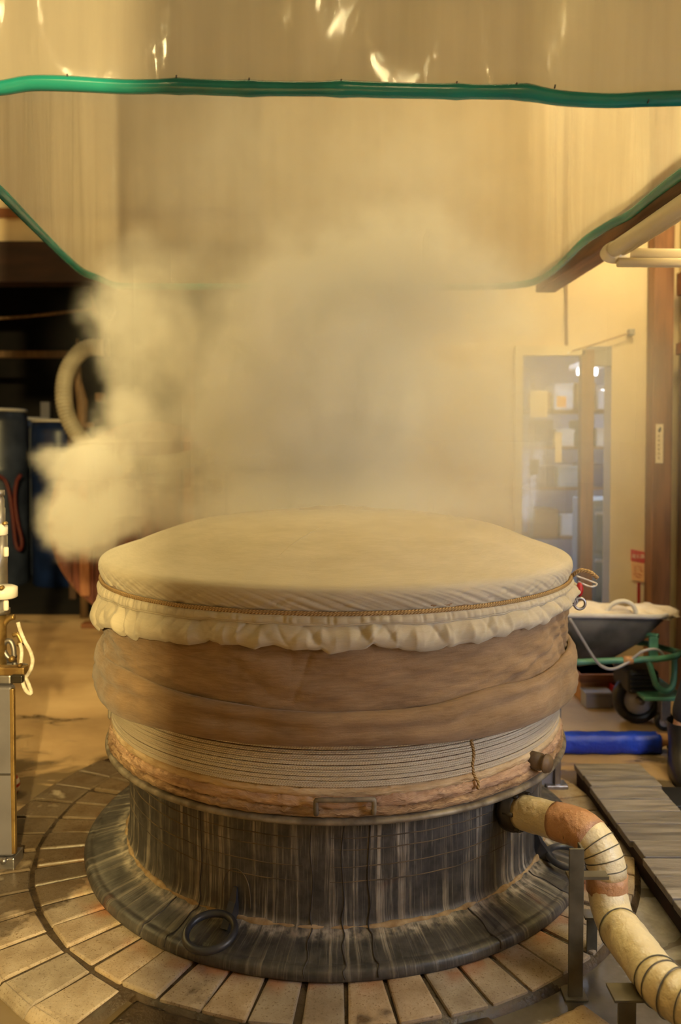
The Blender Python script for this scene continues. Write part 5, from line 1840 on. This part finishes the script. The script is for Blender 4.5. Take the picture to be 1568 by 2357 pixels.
under(box('rail_post', (q0.x - 0.9, 7.16, FZ - 0.06), (q0.x - 0.84, 7.24, q1.z), M['darkwood'], None, 0.005), rr1)


def drum(cx_, cy_, r, zt_, mat, label, grp=None):
    e_ = empty('storage_drum', (cx_, cy_, FZ - 0.06), label, 'drum', grp)
    zb_ = FZ - 0.06
    h_ = zt_ - zb_
    pr__ = [(r * 0.93, 0), (r, 0.02), (r, 0.32 * h_), (r * 1.03, 0.335 * h_), (r, 0.35 * h_), (r, 0.65 * h_), (r * 1.03, 0.665 * h_), (r, 0.68 * h_), (r, 0.93 * h_), (r * 0.94, h_), (r * 0.9, h_), (r * 0.88, h_ - 0.02), (0.001, h_ - 0.02)]
    P_ = np.array(pr__)
    P_[:, 1] += zb_
    R_, Z_ = prof(P_, 40)
    under(lathe('drum_body', R_, Z_, mat, None, cx=cx_, cy=cy_), e_)
    under(tube('drum_rim', [(cx_ + r * 0.95 * math.cos(a), cy_ + r * 0.95 * math.sin(a), zt_) for a in np.linspace(0, 2 * PI, 32, endpoint=False)], 0.014, M['white_plastic'], None, 8, True), e_)
    under(tube('bung_cap', [(cx_ - r * 0.5, cy_ - r * 0.4, zt_ - 0.02), (cx_ - r * 0.5, cy_ - r * 0.4, zt_ + 0.02)], 0.03, M['grey_paint'], None, 14), e_)
    return e_


q = onY(135, 970, 8.0)
drum(q.x, 8.0, 0.26, q.z, M['blue_drum'], 'blue drum nearest the opening of the dark store room')
q = onY(62, 965, 8.75)
drum(q.x, 8.75, 0.24, q.z, M['grey_drum'], 'narrow grey blue drum beside the blue drum in the dark')
q = onY(-4, 945, 8.0)
drum(q.x, 8.0, 0.27, q.z, M['grey_drum'], 'large grey drum at the far left of the dark store room')
q = onY(104, 925, 9.4)
po = empty('steel_upright', (q.x, 9.4, FZ - 0.06), 'pale steel upright behind the blue drum', 'metal post')
under(box('post_shaft', (q.x - 0.05, 9.38, FZ - 0.06), (q.x + 0.05, 9.44, q.z), M['grey_paint'], None, 0.004), po)
under(box('post_foot', (q.x - 0.09, 9.34, FZ - 0.06), (q.x + 0.09, 9.48, FZ - 0.04), M['grey_paint'], None, 0.004), po)
tag(tube('red_hose', [onY(48, 1092, 7.4), onY(38, 1110, 7.4), onY(34, 1150, 7.4), onY(40, 1200, 7.4), onY(50, 1245, 7.4), onY(46, 1265, 7.4), onY(36, 1250, 7.4), onY(28, 1180, 7.4), onY(20, 1130, 7.4), onY(6, 1100, 7.4), onY(-30, 1090, 7.4)], 0.016, M['dim_red'], None, 10, k=5), 'thin red hose hanging in the dark store room', 'hose')
q = onZ(215, 1447, FZ)
fbd = empty('floor_board', (q.x, q.y, FZ), 'short brown board lying on the lit floor by the store', 'board')
under(box('board_plank', (q.x - 0.09, q.y, FZ), (q.x + 0.32, q.y + 0.10, FZ + 0.035), M['timber_h'], None, 0.004), fbd)
under(box('board_cleat', (q.x + 0.02, q.y - 0.004, FZ), (q.x + 0.06, q.y + 0.104, FZ + 0.04), M['timber_h'], None, 0.003), fbd)

# ------------------------------------------------------------------ inside the office
def oq(px, py, Y):
    return onY(px, py, Y)


for i, (px, py, Yq, lab) in enumerate([(1352, 856, 6.0, 'bright ceiling lamp in the office, the higher of two'), (1403, 905, 7.0, 'bright ceiling lamp in the office, the lower of two')]):
    q = oq(px, py, Yq)
    e_ = empty('ceiling_lamp', (q.x, Yq, q.z + 0.04), lab, 'lamp', 'office ceiling lamps')
    under(box('housing', (q.x - 0.10, Yq - 0.12, q.z + 0.025), (q.x + 0.10, Yq + 0.12, q.z + 0.06), M['white_plastic'], None, 0.004), e_)
    under(tube('tube', [(q.x - 0.07, Yq, q.z), (q.x + 0.07, Yq, q.z)], 0.026, M['tube_light'], None, 12), e_)
    under(tube('stem', [(q.x, Yq, q.z + 0.06), (q.x, Yq, 2.42)], 0.008, M['white_plastic'], None, 8), e_)
cbn = empty('office_cabinet', oq(1385, 1280, 5.0), 'pale green grey drawer cabinet standing inside the office doorway', 'cabinet')
q0, q1 = oq(1366, 1152, 5.0), oq(1440, 1400, 5.0)
under(box('cabinet_body', (q0.x, 5.0, FZ), (q1.x + 0.15, 5.45, q0.z), M['drawer'], None, 0.005), cbn)
for k_ in range(3):
    za = FZ + 0.06 + (q0.z - FZ - 0.08) * k_ / 3
    zb_ = FZ + 0.04 + (q0.z - FZ - 0.08) * (k_ + 1) / 3
    d_ = under(box('drawer_front', (q0.x + 0.012, 4.985, za), (q1.x + 0.138, 5.0, zb_), M['drawer'], None, 0.003), cbn)
    hh = box('drawer_handle', (oq(1371, 1170, 4.97).x, 4.965, zb_ - 0.05), (oq(1398, 1170, 4.97).x, 4.985, zb_ - 0.03), M['white_plastic'], None, 0.003)
    under(hh, cbn)
# shelf rack with boxes behind the glass
rk = empty('office_rack', oq(1300, 1000, 6.6), 'metal shelf rack with goods seen through the hazy glass door', 'shelf')
q0, q1 = oq(1215, 900, 6.6), oq(1460, 1300, 6.6)
shelf_z = [0.55, 0.95, 1.28, 1.58]
for z_ in shelf_z:
    under(box('shelf_board', (q0.x, 6.5, z_ - 0.02), (q1.x, 6.9, z_), M['timber_h'], None, 0.003), rk)
for x_ in (q0.x, q1.x - 0.03):
    for y_ in (6.5, 6.87):
        under(box('rack_post', (x_, y_, FZ), (x_ + 0.03, y_ + 0.03, 1.85), M['steel'], None, 0.002), rk)
rs = np.random.RandomState(8)
cols_ = ['cardboard', 'paper', 'blue_drum', 'white_plastic', 'grey_drum', 'drawer']
names_ = {'cardboard': 'brown', 'paper': 'cream', 'blue_drum': 'blue', 'white_plastic': 'white', 'grey_drum': 'grey blue', 'drawer': 'grey green'}
ords = ['first', 'second', 'third', 'fourth', 'fifth']
lev = ['lowest', 'second', 'third', 'top']
for si, z_ in enumerate(shelf_z):
    x_ = q0.x + 0.05
    i = 0
    while x_ < q1.x - 0.16 and i < 4:
        w_ = rs.uniform(0.12, 0.2)
        h_ = rs.uniform(0.12, 0.22)
        mm = cols_[(si * 2 + i * 3) % 6]
        e_ = empty('storage_box', (x_ + w_ / 2, 6.65, z_), names_[mm] + ' lidded box, ' + ords[i] + ' from the left on the ' + lev[si] + ' office shelf', 'box', 'boxes on the office rack')
        under(box('box_body', (x_, 6.54, z_), (x_ + w_, 6.80, z_ + h_ - 0.03), M[mm], None, 0.004), e_)
        under(box('box_lid', (x_ - 0.004, 6.536, z_ + h_ - 0.03), (x_ + w_ + 0.004, 6.804, z_ + h_), M[mm], None, 0.004), e_)
        x_ += w_ + 0.03
        i += 1
# notices taped inside the glass
for i, (px, py, w_, h_, mm, lab) in enumerate([(1240, 930, 0.09, 0.14, 'paper', 'cream paper notice high on the glass door'), (1292, 925, 0.05, 0.06, 'sign_pale', 'small yellow note on the glass door'), (1285, 1030, 0.035, 0.16, 'paper', 'tall narrow white strip on the glass door'), (1230, 1075, 0.05, 0.08, 'grey_drum', 'small grey blue notice low on the glass door')]):
    q = oq(px, py, WY)
    o = box('paper_notice', (q.x - w_ / 2, WY - 0.007, q.z - h_ / 2), (q.x + w_ / 2, WY - 0.0045, q.z + h_ / 2), M[mm])
    tag(o, lab, 'notice', 'notices on the glass door')

# ------------------------------------------------------------------ steam
def make_steam():
    gt = bpy.data.node_groups.new('steam_field', 'GeometryNodeTree')
    gt.interface.new_socket('Geometry', in_out='INPUT', socket_type='NodeSocketGeometry')
    gt.interface.new_socket('Geometry', in_out='OUTPUT', socket_type='NodeSocketGeometry')
    g = NT(gt)
    gout = g.n('NodeGroupOutput')
    pos = g.n('GeometryNodeInputPosition').outputs[0]
    w1 = g.v('SUBTRACT', g.noise(pos, 1.7, 2, 0.5, 0, True), (0.5, 0.5, 0.5))
    w2 = g.v('SUBTRACT', g.noise(pos, 5.5, 4, 0.58, 0, True), (0.5, 0.5, 0.5))
    p = g.v('ADD', pos, g.v('SCALE', w1, None, 0.30))
    p = g.v('ADD', p, g.v('SCALE', w2, None, 0.26))
    w3 = g.v('SUBTRACT', g.noise(pos, 17.0, 3, 0.6, 0, True), (0.5, 0.5, 0.5))
    p = g.v('ADD', p, g.v('SCALE', w3, None, 0.07))

    def blob(c, r, w=1.0, hard=0.45, src=p):
        d = g.v('LENGTH', g.v('DIVIDE', g.v('SUBTRACT', src, c), r))
        return g.m('MULTIPLY', g.m('SUBTRACT', 1.0, g.smooth(d, hard, 1.0)), w)
    field = None
    for (px, py, Y), (rx, ry, rd), w, hard in STEAM_BLOBS:
        c = tuple(onY(px, py, Y))
        b_ = blob(c, (rx * Y / F_PX, rd, ry * Y / F_PX), w, hard)
        field = b_ if field is None else g.m('MAXIMUM', field, b_)
    det = g.smooth(g.noise(p, 7.0, 5, 0.6), 0.30, 0.66)
    dens = g.m('MULTIPLY', field, g.m('ADD', g.m('MULTIPLY', det, 0.75), 0.25))
    # thin veil, smooth
    veil = None
    for c, r, w in VEIL_BLOBS:
        b_ = g.m('MULTIPLY', g.m('SUBTRACT', 1.0, g.smooth(g.v('LENGTH', g.v('DIVIDE', g.v('SUBTRACT', g.v('ADD', pos, g.v('SCALE', w1, None, 0.25)), c), r)), 0.2, 1.0)), w)
        veil = b_ if veil is None else g.m('ADD', veil, b_)
    veil = g.m('MULTIPLY', veil, g.m('ADD', g.noise(p, 3.0, 4, 0.55), 0.4))
    dens = g.m('ADD', dens, veil)
    vc_ = g.n('GeometryNodeVolumeCube')
    g.put(vc_.inputs['Density'], dens)
    vc_.inputs['Background'].default_value = 0.0
    lo, hi, vox = STEAM_BOX
    vc_.inputs['Min'].default_value = lo
    vc_.inputs['Max'].default_value = hi
    for ax, nm in enumerate(('Resolution X', 'Resolution Y', 'Resolution Z')):
        vc_.inputs[nm].default_value = int((hi[ax] - lo[ax]) / vox)
    sm_ = g.n('GeometryNodeSetMaterial')
    g.put(sm_.inputs['Geometry'], vc_.outputs[0])
    m = bpy.data.materials.new('steam')
    m.use_nodes = True
    t = NT(m.node_tree)
    m.node_tree.nodes.remove(m.node_tree.nodes['Principled BSDF'])
    out = m.node_tree.nodes['Material Output']
    pvn = t.n('ShaderNodeVolumePrincipled')
    pvn.inputs['Color'].default_value = (0.995, 0.99, 0.98, 1)
    pvn.inputs['Density'].default_value = STEAM_DENS
    pvn.inputs['Anisotropy'].default_value = 0.0
    m.node_tree.links.new(pvn.outputs[0], out.inputs['Volume'])
    sm_.inputs['Material'].default_value = m
    gt.links.new(sm_.outputs[0], gout.inputs[0])
    vol = bpy.data.volumes.new('steam')
    vol.materials.append(m)
    o = bpy.data.objects.new('steam', vol)
    link(o)
    md = o.modifiers.new('steam', 'NODES')
    md.node_group = gt
    tag(o, 'thick white steam billowing up from the steamer into the plastic hood', 'steam', kind='stuff')
    return o


STEAM_BOX = ((-1.55, 1.8, 0.6), (1.5, 4.15, 2.9), 0.017)
STEAM_DENS = 5.2
# (pixel column, pixel row, distance), (half width px, half height px, half depth m), weight, edge hardness
STEAM_BLOBS = [((740, 930, 3.05), (350, 450, 0.58), 1.7, 0.5),
               ((900, 520, 3.0), (430, 330, 0.55), 0.28, 0.3),
               ((860, 680, 3.15), (470, 250, 0.45), 2.2, 0.15),
               ((400, 640, 3.25), (190, 120, 0.30), 0.6, 0.45),
               ((480, 760, 3.25), (150, 130, 0.30), 0.5, 0.45),
               ((560, 480, 3.0), (330, 300, 0.55), 0.18, 0.3),
               ((210, 1180, 3.3), (115, 105, 0.30), 1.5, 0.8),
               ((215, 1075, 3.3), (110, 72, 0.28), 1.5, 0.8),
               ((345, 970, 3.3), (150, 120, 0.30), 0.85, 0.65),
               ((355, 770, 3.3), (140, 190, 0.30), 0.95, 0.65),
               ((400, 1130, 3.35), (210, 120, 0.32), 0.7, 0.55),
               ((480, 900, 3.3), (160, 240, 0.30), 0.65, 0.45),
               ((800, 1150, 3.15), (500, 95, 0.42), 0.9, 0.15),
               ((1060, 1000, 3.25), (290, 340, 0.45), 0.8, 0.15),
               ((1180, 1230, 3.4), (150, 90, 0.35), 0.4, 0.2)]
VEIL_BLOBS = [((0.1, 3.05, 1.60), (1.2, 0.85, 0.66), 0.09),
              ((0.9, 3.5, 1.4), (0.75, 0.7, 1.0), 0.16),
              ((CX, CY + 0.08, 1.06), (0.72, 0.70, 0.15), 0.42),
              ((0.0, 2.6, 2.4), (1.3, 0.9, 0.7), 0.06)]
make_steam()
